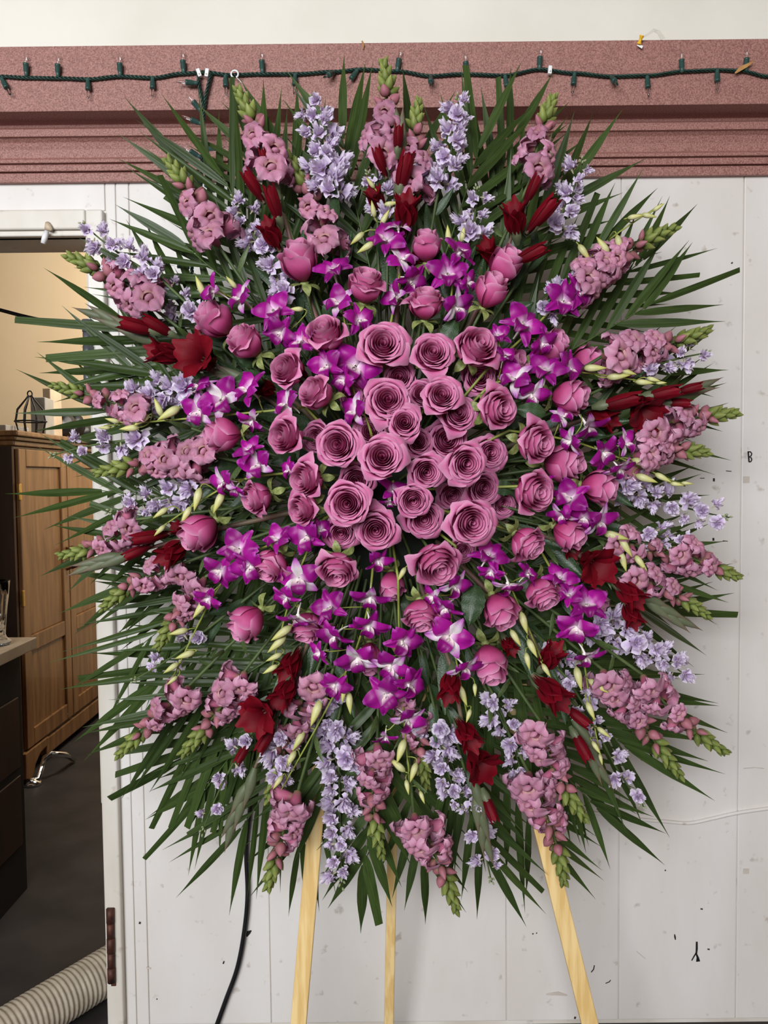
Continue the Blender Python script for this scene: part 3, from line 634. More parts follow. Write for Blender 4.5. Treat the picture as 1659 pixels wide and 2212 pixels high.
# x, y, width, kind, picture angle of the bloom, tilt, layer, where
RO = [
 (702, 722, 98, 'h', 110, 50, 0, 'leftmost of the four in the top row of the cluster'),
 (828, 742, 114, 'o', 80, 20, 0, 'large, second from left in the top row of the cluster'),
 (935, 760, 98, 'o', 70, 24, 0, 'third from left in the top row of the cluster'),
 (1028, 752, 102, 'h', 50, 38, 0, 'at the right end of the top row of the cluster'),
 (622, 800, 86, 'h', 150, 42, 0, 'at the upper left corner of the cluster'),
 (684, 850, 88, 'h', 150, 58, 0, 'tilted left, just below the upper left corner rose'),
 (862, 815, 84, 'o', 90, 15, 2, 'shaded, half hidden under the large top row rose'),
 (760, 856, 70, 'o', 110, 15, 2, 'shaded, small, below the large magenta orchid'),
 (838, 862, 104, 'o', 90, 14, 0, 'with a wide collar, above left of the centre pair'),
 (912, 850, 78, 'o', 90, 15, 2, 'shaded, squeezed between two front roses above the centre'),
 (955, 853, 92, 'o', 70, 18, 0, 'below the third rose of the top row'),
 (1036, 815, 88, 'o', 60, 18, 2, 'shaded, under the right end of the top row'),
 (990, 892, 90, 'o', 40, 20, 1, 'dusky, tucked left of the wide right hand rose'),
 (1074, 884, 98, 'h', 0, 40, 0, 'facing right, beside the round green leaf'),
 (874, 912, 86, 'o', 80, 8, 0, 'compact round one, directly above right of the middle rose'),
 (617, 942, 90, 'h', 175, 40, 0, 'leftmost of the middle row, facing left'),
 (682, 945, 76, 'o', 180, 25, 2, 'shaded, between the two left roses of the middle row'),
 (728, 960, 104, 'o', 170, 16, 0, 'large one left of the middle rose'),
 (800, 932, 78, 'o', 100, 12, 2, 'shaded, peeking above the middle rose'),
 (904, 955, 70, 'o', 60, 10, 2, 'shaded, small, right of the middle rose'),
 (966, 950, 98, 'o', 40, 16, 2, 'shaded, behind the front rose right of the middle'),
 (826, 986, 108, 'o', 90, 10, -1, 'in the very middle, with a dark folded heart'),
 (1060, 978, 84, 'o', 0, 20, 2, 'shaded, at the right edge of the middle row'),
 (922, 1020, 88, 'o', -40, 12, 0, 'lower right of the middle rose'),
 (1008, 1002, 100, 'o', -20, 16, -1, 'tall pale rimmed, right of centre'),
 (1157, 957, 98, 'h', -10, 48, 0, 'right of the cluster, facing right, above the cupped one'),
 (662, 1035, 88, 'h', 190, 45, 0, 'facing left, lower left of the cluster'),
 (770, 1040, 86, 'o', -100, 12, 2, 'shaded, below left of the middle rose'),
 (1045, 1055, 84, 'o', -20, 20, 2, 'shaded, below the tall pale rimmed rose'),
 (1152, 1062, 104, 'h', -10, 42, 0, 'large loose petalled, right of the cluster'),
 (978, 1070, 76, 'o', -60, 20, 3, 'deep in shade below the centre right roses'),
 (655, 1100, 80, 'h', 200, 45, 0, 'small, facing left, left end of the lower row'),
 (750, 1088, 104, 'o', 200, 8, -1, 'flat wide swirl in the lower left of the cluster'),
 (893, 1083, 82, 'o', -80, 14, 0, 'rosy centred, below the middle rose'),
 (915, 1122, 92, 'o', -70, 16, 1, 'dusky, overlapped by the rosy centred one'),
 (1020, 1130, 116, 'o', -20, 20, -1, 'largest, at the lower right of the cluster'),
 (736, 1152, 78, 'o', -110, 16, 1, 'small, left in the bottom row of the cluster'),
 (812, 1146, 100, 'o', -90, 12, 0, 'full swirl in the bottom row of the cluster'),
 (556, 1075, 82, 'h', 200, 62, 1, 'facing left, outside the cluster beside an orchid'),
 (1087, 1090, 62, 'o', -20, 20, 3, 'deep in shade behind the largest lower right rose'),
 (943, 1215, 112, 'h', -60, 38, 0, 'large, hanging just below the cluster'),
 (730, 1228, 94, 'h', -95, 46, 0, 'facing down, below the bottom row at left'),
 (1000, 1190, 66, 'o', -60, 25, 2, 'shaded, behind the large hanging one'),
 (585, 1222, 92, 'h', 235, 62, 0, 'nodding down left among magenta orchids'),
 (910, 1328, 90, 'h', -85, 62, 0, 'nodding straight down below the cluster'),
 (845, 1265, 66, 'b', -90, 70, 2, 'shaded, small, behind the bottom orchid spray'),
 (533, 1346, 86, 'b', 225, 80, 0, 'with smooth outer petals at the lower left'),
 (662, 1356, 86, 'h', -100, 68, 1, 'hanging under a pale orchid at lower left'),
 (430, 1148, 90, 'b', 215, 76, 0, 'egg shaped, farthest left of the lower half'),
 (1138, 1173, 88, 'h', -40, 66, 0, 'nodding right, below the large loose petalled one'),
 (1230, 1154, 78, 'b', -30, 72, 0, 'pointing right beside a purple and white orchid'),
 (1172, 1281, 90, 'h', -60, 66, 0, 'bright pink, lower right beside a white orchid'),
 (1080, 1320, 86, 'b', -65, 66, 0, 'nodding down, left of the bright pink one'),
 (1280, 1296, 74, 'b', -35, 72, 2, 'shaded, behind the lower right magenta orchids'),
 (1057, 1434, 92, 'b', -80, 68, 0, 'lowest of all, hanging above the red gladiolus'),
 (1232, 857, 84, 'b', 0, 74, 0, 'pale based, pointing right below the bud spray'),
 (1218, 1000, 92, 'b', -5, 66, 1, 'dusky, behind the right facing one'),
 (1295, 1053, 82, 'b', -10, 76, 0, 'smooth, farthest right'),
 (1190, 748, 78, 'b', 30, 74, 1, 'dusky, upper right behind magenta orchids'),
 (1268, 780, 72, 'b', 15, 80, 2, 'partly hidden behind the upper right pink snapdragon'),
 (1103, 790, 80, 'b', 30, 60, 2, 'shaded, right of the top row behind orchids'),
 (481, 940, 82, 'b', 185, 78, 0, 'cup shaped, pointing left at nine o clock'),
 (462, 692, 90, 'b', 140, 76, 0, 'uppermost at the left side, beside lavender stock'),
 (532, 741, 90, 'h', 135, 72, 0, 'ruffle tipped, right below the uppermost left one'),
 (648, 564, 92, 'b', 100, 74, 0, 'upright, high at the upper left under the stock'),
 (790, 617, 94, 'h', 80, 68, 0, 'broad cup, upright above the top row'),
 (922, 530, 72, 'b', 88, 80, 0, 'narrow upright, highest of all at the top'),
 (920, 656, 88, 'h', 85, 72, 0, 'upright cup between the orchids above the top row'),
 (1090, 572, 82, 'b', 55, 76, 0, 'glossy, upper right beside the red gladiolus'),
 (1060, 628, 80, 'b', 65, 74, -1, 'glossy, overlapping below the upper right one'),
 (798, 1422, 72, 'b', -90, 74, 2, 'almost hidden behind the bottom orchid flowers'),
]
KW = {'o': 'fully open', 'h': 'half-open', 'b': 'barely open'}
ROSE = []
def stem_to(p, back, parent, base, r, m, sides=6, k=.10, name='stem'):
    """stalk from a bloom at P, leaving it along BACK, into the foam"""
    end = FOAM + Vector((max(-.14, min(.14, (p.x - FOAM.x) * .22)), .0, max(-.17, min(.17, (p.z - FOAM.z) * .22))))
    dist = (end - p).length
    pts = bez(p, p + back * dist * .45, end, 7)
    inv = parent.matrix_basis.inverted()
    return part(name, tubeg([inv @ q for q in pts], r / parent.matrix_basis.median_scale, sides), m, parent)
for n_, (x, y, w, kd, ang, tilt, layer, where) in enumerate(RO):
    rnd = random.Random(n_ + 50)
    rr = math.hypot(x - 830, y - 1000)
    dep = 1.435 + .13 * min(1.3, rr / 480) ** 1.6 + layer * .042
    pos = P(x, y, dep); size = w * dep / FPX * {'o': 1.06, 'h': 1.16, 'b': 1.24}[kd]
    d = facing(ang, tilt, pos)
    root = pos - d * HALF[kd] * size
    mw = TRS(root, frame(d, Vector((.3, 0, 1)), rnd.uniform(0, 6.28)), size)
    r = thing('rose', KW[kd] + ' mauve rose ' + where, 'rose', 'mauve roses', mw)
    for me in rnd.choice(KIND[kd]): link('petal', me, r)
    if tilt > 44 or layer < 1 and n_ in (1, 2, 3, 13):
        link('calyx', CALYX, r)
        for s in range(5): link('sepal', SEPAL, r, (Matrix.Rotation(s * 2 * PI / 5, 4, 'Z') @ Matrix.Rotation(rnd.uniform(-.35, .25), 4, 'X')))
    stem_to(root - d * .05 * size, -d, r, root, .0031, M['stem'])
    ROSE.append((r, x, y))
# rose leaves that show between the blooms
for x, y, ln, ang, dep in [(575, 812, 78, 190, 1.56), (1180, 892, 70, 172, 1.52), (985, 690, 70, 240, 1.55), (1028, 1260, 95, -100, 1.52), (1112, 1058, 60, 170, 1.57), (560, 790, 60, 150, 1.58), (700, 690, 60, 60, 1.6), (1090, 690, 70, 30, 1.6),
                           (1120, 1230, 70, -60, 1.58), (640, 980, 60, 200, 1.6), (880, 1280, 70, -80, 1.6), (1090, 920, 50, 20, 1.6), (600, 1020, 70, 190, 1.6), (760, 1190, 60, -110, 1.58), (1240, 930, 70, -10, 1.6), (520, 1010, 70, 180, 1.62)]:
    r = min(ROSE, key=lambda q: (q[1] - x) ** 2 + (q[2] - y) ** 2)[0]; rnd = random.Random(x)
    pos = P(x, y, dep); d = facing(ang, 78, pos); z = (CAMP - pos).normalized(); z = (z + Vector((rnd.uniform(-.3, .3), 0, rnd.uniform(0, .4))))
    X = d.cross(z).normalized(); Z = X.cross(d)
    mw = TRS(pos, Matrix((X, d, Z)).transposed(), ln * dep / FPX)
    link('leaf', RLEAF, r, r.matrix_basis.inverted() @ mw)

# ------------------------------------------------------------------ shared little pieces
def ell(rx, ry, rz, tip=.0, sides=7, rings=6):
    """teardrop bud standing on its base, length along +Y"""
    def fn(u, v):
        r = math.sin(PI * min(.999, v ** .8 + .001)) ** .75 * (1 - tip * v)
        return (rx * r * math.cos(PI * u), ry * v, rz * r * math.sin(PI * u))
    return grid(sides, rings, fn, True)
BUDP = mesh('bud', *(lambda g: g[:2])(ell(.26, .9, .24, .25)), M['pinkbud'], ell(.26, .9, .24, .25)[2])
BUDP2 = mesh('bud', *(lambda g: g[:2])(ell(.32, .85, .30, -.1)), M['pinkbud'], ell(.32, .85, .30, -.1)[2])
BUDG = mesh('bud', *(lambda g: g[:2])(ell(.32, .95, .28, .35)), M['greenbud'], ell(.32, .95, .28, .35)[2])
def sleaf(u, v): return (u * .09 * math.sin(PI * v ** .8) ** .8, v, .12 * math.sin(v * 2.4) - abs(u) * .02)
SLEAF = mesh('leaf', *grid(3, 7, sleaf)[:2], M['stem'])
def wleaf(u, v): return (u * .13 * math.sin(PI * min(1, v ** .7 * .96 + .02)) ** .7, v, .2 * v * v - abs(u) * .03)
WLEAF = mesh('leaf', *grid(4, 8, wleaf)[:2], M['leaf'])
# ------------------------------------------------------------------ snapdragons
def snap_tube():
    return grid(8, 5, lambda u, v: ((.11 + .14 * v) * math.cos(PI * u), .02 + .50 * v, (.11 + .12 * v) * math.sin(PI * u) - .03 * v), True)
def snap_lobe(th, L1, wd, back, k):
    c, q = math.radians(th), k * 1.7 + th
    def fn(u, v):
        w = wd * (.5 + .5 * sm(0, .45, v)) * math.sqrt(max(.02, 1 - max(0, (v - .5) / .5) ** 2.4))
        r = .13 + L1 * v - .05 * u * u * v; x0 = u * w * .5
        y = .48 + .16 * math.sin(min(1, v * 1.5) * PI / 1.6) - back * v * v + .075 * math.sin(u * 5 + q) * v - .10 * u * u * (1 - v)
        return (x0 * math.sin(c) + r * math.cos(c), y, -x0 * math.cos(c) + r * math.sin(c))
    return grid(6, 6, fn)
def snap_upper(k): return join([snap_lobe(60, .48, .64, .40, k), snap_lobe(120, .48, .64, .34, k + 1)])
def snap_lower(k):
    pal = grid(8, 4, lambda u, v: (.15 * math.sin(PI / 2 * v) * math.cos(PI * u), .50 + .10 * math.cos(PI / 2 * v), -.06 + .09 * math.sin(PI / 2 * v) * math.sin(PI * u)), True)
    pal = (pal[0], pal[1], [.12 + .4 * a for a in pal[2]])
    return join([snap_lobe(200, .40, .54, .22, k), snap_lobe(270, .46, .58, .14, k + 1), snap_lobe(340, .40, .54, .22, k + 2), pal])
def gm(name, g, m): return mesh(name, g[0], g[1], m, g[2])
STUBE = gm('floret', snap_tube(), M['snaptube']); SUP = [gm('upper_lip', snap_upper(k), M['snap']) for k in range(3)]; SLO = [gm('lower_lip', snap_lower(k), M['snap']) for k in range(3)]
def axis_frame(out, up):
    """Y = out, Z ~ up"""
    out = out.normalized(); z = (up - out * up.dot(out)).normalized(); x = out.cross(z)
    return Matrix((x, out, z)).transposed()
def spike_dirs(a, b):
    ax = (b - a).normalized(); to = (CAMP - (a + b) / 2).normalized(); to = (to - ax * to.dot(ax)).normalized(); sd = ax.cross(to)
    return ax, to, sd
# tip x,y  base x,y  floret size px  florets  where
SN = [
 (512, 195, 588, 392, 62, 8, 'tip bent left, at eleven o clock over the cornice'),
 (360, 345, 475, 535, 62, 8, 'at half past ten, below the dangling light string'),
 (147, 555, 335, 668, 62, 9, 'at ten o clock, its tip over the tan wall'),
 (620, 335, 718, 548, 60, 8, 'right beside the upper left red gladiolus, half hidden'),
 (826, 133, 812, 350, 62, 8, 'tallest, at twelve o clock, tip touching the light string'),
 (907, 220, 903, 420, 58, 7, 'just right of the tallest one'),
 (1195, 213, 1148, 385, 60, 8, 'at one o clock before the cornice'),
 (1462, 492, 1240, 620, 58, 14, 'at two o clock above the upper right orchid'),
 (1530, 712, 1300, 770, 62, 16, 'densely flowered, at half past two'),
 (1590, 893, 1395, 922, 60, 12, 'at three o clock, reaching farthest right'),
 (1528, 980, 1365, 985, 56, 10, 'just below the farthest right one'),
 (1594, 1246, 1450, 1185, 54, 8, 'at half past three beside the thin lavender stock'),
 (1500, 1212, 1310, 1165, 52, 8, 'with long lime tip, above the red gladiolus at right'),
 (1530, 1333, 1350, 1235, 52, 8, 'mostly hidden behind the right red gladiolus bract'),
 (1570, 1625, 1385, 1455, 58, 9, 'at four o clock, lowest at the far right'),
 (1472, 1677, 1300, 1445, 60, 13, 'left of the lowest far right one'),
 (1268, 1770, 1165, 1555, 60, 9, 'at five o clock beside the lower red gladiolus'),
 (1218, 1912, 1140, 1665, 62, 11, 'over the top of the right easel leg'),
 (985, 1967, 893, 1755, 62, 10, 'lowest of all, tip bent right beneath the spray'),
 (828, 1850, 815, 1600, 58, 9, 'straight down at six o clock'),
 (578, 1922, 645, 1705, 62, 10, 'at half past six over the left easel leg'),
 (255, 1632, 410, 1480, 54, 7, 'at eight o clock, lowest at the far left'),
 (393, 1628, 530, 1448, 58, 10, 'right of the lowest far left one'),
 (340, 1398, 445, 1245, 54, 7, 'tip hanging down before the white casing at left'),
 (222, 1315, 400, 1215, 52, 8, 'at half past eight before the white casing'),
 (130, 1197, 295, 1122, 52, 7, 'tip crossing the oak armoire doors'),
 (207, 1022, 455, 985, 60, 16, 'densely flowered, at nine o clock'),
 (115, 832, 320, 895, 50, 8, 'mixed into lavender stock at half past nine'),
 (922, 1702, 885, 1490, 54, 5, 'lime budded, between the bottom orchids and stock'),
 (580, 1735, 680, 1460, 58, 11, 'at lower left between red gladiolus and orchids'),
]
for n_, (tx, ty, bx, by, sz, nf, where) in enumerate(SN):
    rnd = random.Random(n_ * 3 + 11)
    rr = math.hypot(bx - 830, by - 1050) / 700
    dp = 1.60 + rnd.uniform(-.015, .015); dt = dp + .03
    a, b = P(bx, by, dp), P(tx, ty, dt); ax, to, sd = spike_dirs(a, b); L1 = (b - a).length
    bend = sd * rnd.uniform(-.03, .03) * 1.2
    if 'tip bent left' in where: bend = Vector((.02, 0, .0))
    cur = bez(a, (a + b) / 2 + bend, b, 16)
    base = FOAM + (a - FOAM) * .12
    t = thing('snapdragon', 'pink snapdragon ' + where, 'snapdragon', 'pink snapdragons', Matrix.Translation(base))
    path = [base, base.lerp(a, .33), base.lerp(a, .66)] + cur
    part('stem', tubeg([p - base for p in path], [.0042, .004, .0038] + [.0036 - .0022 * k / 16 for k in range(17)], 6), M['stem'], t)
    u_ = sz * dp / FPX * 1.04; nf = int(nf * .72) + 1
    def at(s):
        i = min(int(s * 16), 15); return cur[i].lerp(cur[i + 1], s * 16 - i)
    for k in range(nf):
        s = (k + .3) / nf * .50; az = k * 2.4 + rnd.uniform(-.3, .3)
        az = math.atan2(math.sin(az) * 1.0, math.cos(az) * .75 + .35)
        out = (to * math.cos(az) + sd * math.sin(az)); yv = (out + ax * rnd.uniform(-.1, .5) + sd * rnd.uniform(-.35, .35) + Vector((0, 0, -.15))).normalized()
        g_ = lerp(1.08, .70, k / nf) * u_ * rnd.uniform(.88, 1.12)
        up = (ax * .75 + Vector((rnd.uniform(-.3, .3), 0, .4 + rnd.uniform(-.3, .3)))).normalized()
        o = link('floret', STUBE, t, TRS(at(s) - base, axis_frame(yv, up), (g_, g_ * 1.3, g_)))
        kk = rnd.randrange(3); link('upper_lip', SUP[kk], o); link('lower_lip', SLO[kk], o)
    nb = 8
    for k in range(nb):
        s = .44 + .26 * k / nb; az = k * 2.4 + n_; out = to * math.cos(az) + sd * math.sin(az)
        yv = (out + ax * .7).normalized(); g_ = u_ * lerp(.66, .48, k / nb)
        link('bud', BUDP if k % 2 else BUDP2, t, TRS(at(s) - base + out * .003, axis_frame(yv, ax), g_))
    ng = 20
    for k in range(ng):
        s = .66 + .335 * k / ng; az = k * 2.4 + n_ * 2; out = to * math.cos(az) + sd * math.sin(az)
        yv = (out * lerp(.9, .35, k / ng) + ax).normalized(); g_ = u_ * lerp(.58, .32, k / ng)
        link('bud', BUDG, t, TRS(at(s) - base + out * .002, axis_frame(yv, ax), g_))
    for k in range(4):
        q = base.lerp(a, lerp(.62, .97, k / 4)); az = k * 2.2 + n_; out = to * math.cos(az) + sd * math.sin(az)
        link('leaf', SLEAF, t, TRS(q - base, axis_frame((out + ax * .6).normalized(), to + ax * .1), rnd.uniform(.045, .07)))

# ------------------------------------------------------------------ lavender stock
def stock_floret(seed):
    rnd = random.Random(seed); ps = []
    for lay, (n, r0, r1, z0, lift) in enumerate([(5, .05, .54, .03, .06), (5, .03, .44, .08, .26), (4, .02, .30, .12, .42), (3, .0, .18, .14, .50)]):
        for k in range(n):
            ph = k * 2 * PI / n + lay * .7 + rnd.uniform(-.2, .2); q = rnd.uniform(0, 6); el = lift + rnd.uniform(-.16, .2); r1 *= rnd.uniform(.82, 1.12); hw = (.80, .85, 1.0, 1.2)[lay]
            def fn(u, v):
                r = lerp(r0, r1 * (1 - .40 * abs(u) ** 2.6 - .05 * math.exp(-(u / .2) ** 2)), v ** .8); an = ph + u * hw * (.35 + .65 * v)
                z = z0 + el * v ** 1.2 - .18 * max(0, v - .6) * (3 - lay) * .4 + .11 * math.sin(u * 5 + q) * v
                return (r * math.cos(an), r * math.sin(an), z)
            ps.append(grid(5, 4, fn))
    ps.append(grid(6, 2, lambda u, v: ((.03 + .06 * v) * math.cos(PI * u), (.03 + .06 * v) * math.sin(PI * u), -.25 + .32 * v), True))
    V, F, A = join(ps); nt = 6 * 3
    A = A[:-nt] + [0.0] * nt
    return mesh('floret', V, F, M['stock'], A)
STF = [stock_floret(k) for k in range(5)]
g = ell(.20, .7, .20, 0, 6, 5); STB = mesh('bud', g[0], g[1], M['stockbud'], g[2])
# tip x,y  base x,y  florets  size px  where
ST = [
 (675, 210, 714, 425, 22, 50, 'tall and full, over the cornice at half past eleven'),
 (990, 208, 948, 405, 17, 46, 'tall, over the cornice at half past twelve'),
 (795, 372, 838, 475, 7, 40, 'small, left of the top centre red gladiolus'),
 (1030, 405, 1015, 520, 7, 42, 'short, above the highest magenta orchids at right'),
 (1258, 345, 1190, 495, 12, 42, 'tip curling right, beside the upper right red gladiolus'),
 (178, 482, 345, 600, 14, 44, 'reaching left over the corner of the doorway'),
 (350, 605, 418, 695, 7, 42, 'short, left of the uppermost left rose'),
 (505, 425, 570, 545, 9, 42, 'left of the upper left red gladiolus'),
 (570, 530, 628, 645, 9, 42, 'short, left of the high upright rose'),
 (225, 868, 410, 838, 18, 46, 'dense, pointing left at half past nine'),
 (110, 985, 315, 950, 8, 42, 'sparse, tip floating before the oak armoire'),
 (232, 1105, 425, 1050, 11, 44, 'pointing left below the dense pink snapdragon'),
 (1530, 762, 1385, 800, 9, 40, 'pointing right under the dense right pink snapdragon'),
 (1575, 1118, 1340, 1042, 17, 44, 'branching, farthest right at half past three'),
 (1500, 1188, 1385, 1148, 8, 40, 'short, below the farthest right stock'),
 (1492, 1468, 1285, 1340, 22, 46, 'broad, at four o clock'),
 (1390, 1742, 1290, 1575, 6, 40, 'thin with green tip, hanging at the lower right'),
 (1130, 1690, 1065, 1500, 15, 44, 'at five o clock right of the lower red gladiolus'),
 (1062, 1905, 1020, 1720, 8, 40, 'narrow, low above the right easel leg'),
 (995, 1745, 945, 1560, 17, 44, 'left of the gladiolus with the long grey bract'),
 (738, 1918, 728, 1565, 28, 48, 'longest, hanging at half past six'),
 (612, 1700, 608, 1580, 11, 46, 'short and full, left of the longest one'),
 (436, 1800, 540, 1590, 7, 40, 'thin stemmed, at seven o clock'),
 (285, 1470, 440, 1365, 5, 38, 'few flowered, at eight o clock over the fronds'),
 (1290, 598, 1165, 670, 8, 42, 'tangled with the upper right orchid'),
 (1225, 1490, 1185, 1395, 7, 42, 'short, right of the lowest rose'),
 (700, 1575, 690, 1480, 6, 42, 'tucked behind the lower left pink snapdragon'),
 (1300, 1590, 1225, 1465, 7, 40, 'short, between red gladiolus and lower right snapdragon'),
]
for n_, (tx, ty, bx, by, nf, sz, where) in enumerate(ST):
    rnd = random.Random(n_ * 5 + 3)
    dp = 1.615 + rnd.uniform(-.02, .02); dt = dp + .03
    a, b = P(bx, by, dp), P(tx, ty, dt); ax, to, sd = spike_dirs(a, b); L1 = (b - a).length
    cur = bez(a, (a + b) / 2 + sd * rnd.uniform(-.02, .02), b, 12)
    base = FOAM + (a - FOAM) * .12
    t = thing('stock_flower', 'lavender stock ' + where, 'stock flower', 'lavender stock stems', Matrix.Translation(base))
    path = [base, base.lerp(a, .5)] + cur
    part('stem', tubeg([p - base for p in path], [.0036, .0034] + [.0032 - .0018 * k / 12 for k in range(13)], 6), M['stem'], t)
    u_ = sz * dp / FPX
    for k in range(nf):
        s = (k + .2) / nf * .93; i = min(int(s * 12), 11); p = cur[i].lerp(cur[i + 1], s * 12 - i)
        az = k * 2.4 + rnd.uniform(-.3, .3); az = math.atan2(math.sin(az), math.cos(az) * .8 + .35)
        out = to * math.cos(az) + sd * math.sin(az); zz = (out + ax * rnd.uniform(-.2, .6) + sd * rnd.uniform(-.4, .4) + Vector((0, 0, .1))).normalized()
        r_ = u_ * rnd.uniform(.25, .68) * (1 - .35 * s)
        link('floret', STF[rnd.randrange(5)], t, TRS(p + out * r_ - base, frame(zz, ax, rnd.uniform(0, 6)), u_ * rnd.uniform(.68, 1.12) * (1.08 - .32 * s)))
    for k in range(6):
        az = k * 2.4; out = to * math.cos(az) + sd * math.sin(az); s = .93 + .012 * k
        i = min(int(s * 12), 11); p = cur[i].lerp(cur[i + 1], s * 12 - i)
        link('bud', STB, t, TRS(p + out * .003 - base, axis_frame((out * .7 + ax).normalized(), ax), u_ * .30))
    for k in range(4):
        q = base.lerp(a, lerp(.66, .98, k / 4)); az = k * 2.2 + n_; out = to * math.cos(az) + sd * math.sin(az)
        link('leaf', WLEAF, t, TRS(q - base, axis_frame((out * .5 + ax).normalized(), to), rnd.uniform(.06, .085)))

# ------------------------------------------------------------------ gladioli
def glad_petal(k, wide, flare_, L1=1.0, shut=0):
    rnd = random.Random(k + 40); q = rnd.uniform(0, 6)
    def fn(u, v):
        w = wide * (.18 + .82 * sm(0, .6, v)) * (1 - .18 * sm(.8, 1.0, v)); vv = v * (1 - .34 * abs(u) ** 2.4) + .03 * math.sin(u * 11 + q) * sm(.7, 1, v)
        r = .05 + .10 * vv + flare_ * sm(.35, 1, vv) ** 1.3; y = L1 * (.95 * vv - flare_ * .55 * sm(.55, 1, vv) ** 2)
        ru = .05 * math.sin(u * 6 + q) * sm(.5, 1, v)
        x = u * w * .5
        if shut: r = .05 + .12 * math.sin(min(1, vv * 1.05) * 2.5); x = r * 1.15 * math.sin(u * 1.15); return (x, L1 * vv, r * math.cos(u * 1.15) + ru * .4)
        return (x, y + ru, r - .12 * u * u * w + ru)
    return grid(8, 8, fn)
GP = {'open': [gm('petal', glad_petal(k, .66, .36), M['glad']) for k in range(3)], 'half': [gm('petal', glad_petal(k, .50, .14), M['glad']) for k in range(3)],
      'shut': [gm('petal', glad_petal(k, .34, -.02, 1.0, 1), M['glad']) for k in range(2)]}
GT = gm('flower', grid(8, 3, lambda u, v: ((.05 + .04 * v) * math.cos(PI * u), -.05 + .35 * v, (.05 + .04 * v) * math.sin(PI * u)), True), M['gstem'])
def bractf(u, v):
    w = .26 * (.5 + .5 * sm(0, .3, v)) * (1 - sm(.35, 1.02, v)); an = u * 1.9
    return (w * math.sin(an) * .75, v, w * math.cos(an) * .62 + .02)
BR = gm('bract', grid(8, 8, bractf), M['bract'])
# stem: tip, base;  flowers (x, y, length px, kind, picture angle, tilt, depth shift);  where
GL = [
 ((195, 672), (560, 845), [(425, 768, 105, 'open', 150, 42, -.02), (350, 762, 92, 'half', 165, 78, 0), (300, 706, 92, 'shut', 165, 80, 0), (340, 705, 80, 'shut', 150, 80, .01)], 'bright, with two open blooms at the left'),
 ((575, 325), (650, 600), [(585, 502, 78, 'half', 115, 70, -.01), (592, 440, 84, 'shut', 105, 78, -.01), (547, 400, 74, 'shut', 120, 82, 0), (572, 345, 50, 'shut', 105, 85, 0)], 'at half past eleven between two snapdragons'),
 ((862, 275), (868, 520), [(878, 455, 96, 'half', 85, 70, -.02), (872, 372, 92, 'shut', 75, 80, -.01), (822, 348, 66, 'shut', 110, 80, 0), (860, 300, 62, 'shut', 85, 85, 0), (812, 428, 70, 'half', 115, 60, .02), (905, 560, 80, 'half', 60, 60, .03)], 'at twelve o clock below the tallest snapdragon'),
 ((1178, 345), (1085, 560), [(1112, 470, 92, 'half', 100, 66, -.02), (1172, 462, 92, 'shut', 50, 80, -.01), (1150, 408, 70, 'shut', 65, 84, 0), (1145, 550, 84, 'shut', 25, 78, -.01), (1058, 545, 78, 'half', 120, 60, .03)], 'at one o clock beside the glossy roses'),
 ((1512, 838), (1260, 905), [(1395, 890, 92, 'open', -50, 50, -.01), (1340, 868, 95, 'shut', 12, 82, -.02), (1432, 850, 84, 'shut', 12, 84, 0), (1490, 840, 60, 'shut', 15, 86, 0), (1305, 905, 84, 'half', -20, 70, .02), (1465, 870, 60, 'shut', -5, 84, .02)], 'pointing right at three o clock'),
 ((1475, 1345), (1200, 1165), [(1290, 1222, 96, 'open', -40, 44, -.02), (1362, 1285, 92, 'half', -45, 72, -.02), (1365, 1330, 76, 'half', -70, 72, .01), (1230, 1180, 70, 'half', -60, 60, .04)], 'at half past three with long grey bracts'),
 ((1300, 1675), (1140, 1360), [(1195, 1500, 108, 'half', -45, 70, -.02), (1248, 1548, 70, 'shut', -40, 82, 0), (1256, 1612, 76, 'shut', -65, 84, 0), (1190, 1418, 90, 'half', 50, 60, .02), (1100, 1395, 60, 'half', -60, 60, .05)], 'at half past four, with long folded bracts'),
 ((1052, 1840), (975, 1440), [(1010, 1590, 90, 'half', -60, 60, -.02), (1042, 1655, 92, 'open', -50, 60, 0), (972, 1485, 90, 'half', -100, 66, -.02), (1058, 1745, 70, 'shut', -70, 84, 0)], 'hanging at half past five with one long grey bract'),
 ((490, 1805), (645, 1430), [(560, 1545, 96, 'open', 215, 40, -.02), (612, 1500, 92, 'half', 235, 60, -.02), (625, 1440, 92, 'half', 240, 66, 0), (575, 1595, 78, 'shut', 240, 80, .01), (525, 1625, 60, 'shut', 240, 84, .01)], 'hanging at seven o clock with a ruffled bloom'),
 ((190, 1222), (440, 1150), [(370, 1195, 92, 'half', 215, 70, -.01), (322, 1160, 84, 'shut', 190, 80, 0), (295, 1192, 66, 'shut', 205, 82, .01), (390, 1145, 60, 'half', 150, 60, .02)], 'at half past eight below the egg shaped rose'),
 ((505, 815), (640, 870), [(572, 838, 70, 'half', 160, 50, .0), (650, 810, 56, 'half', 120, 50, .03)], 'mostly hidden, left of the cluster under a dark leaf'),
]
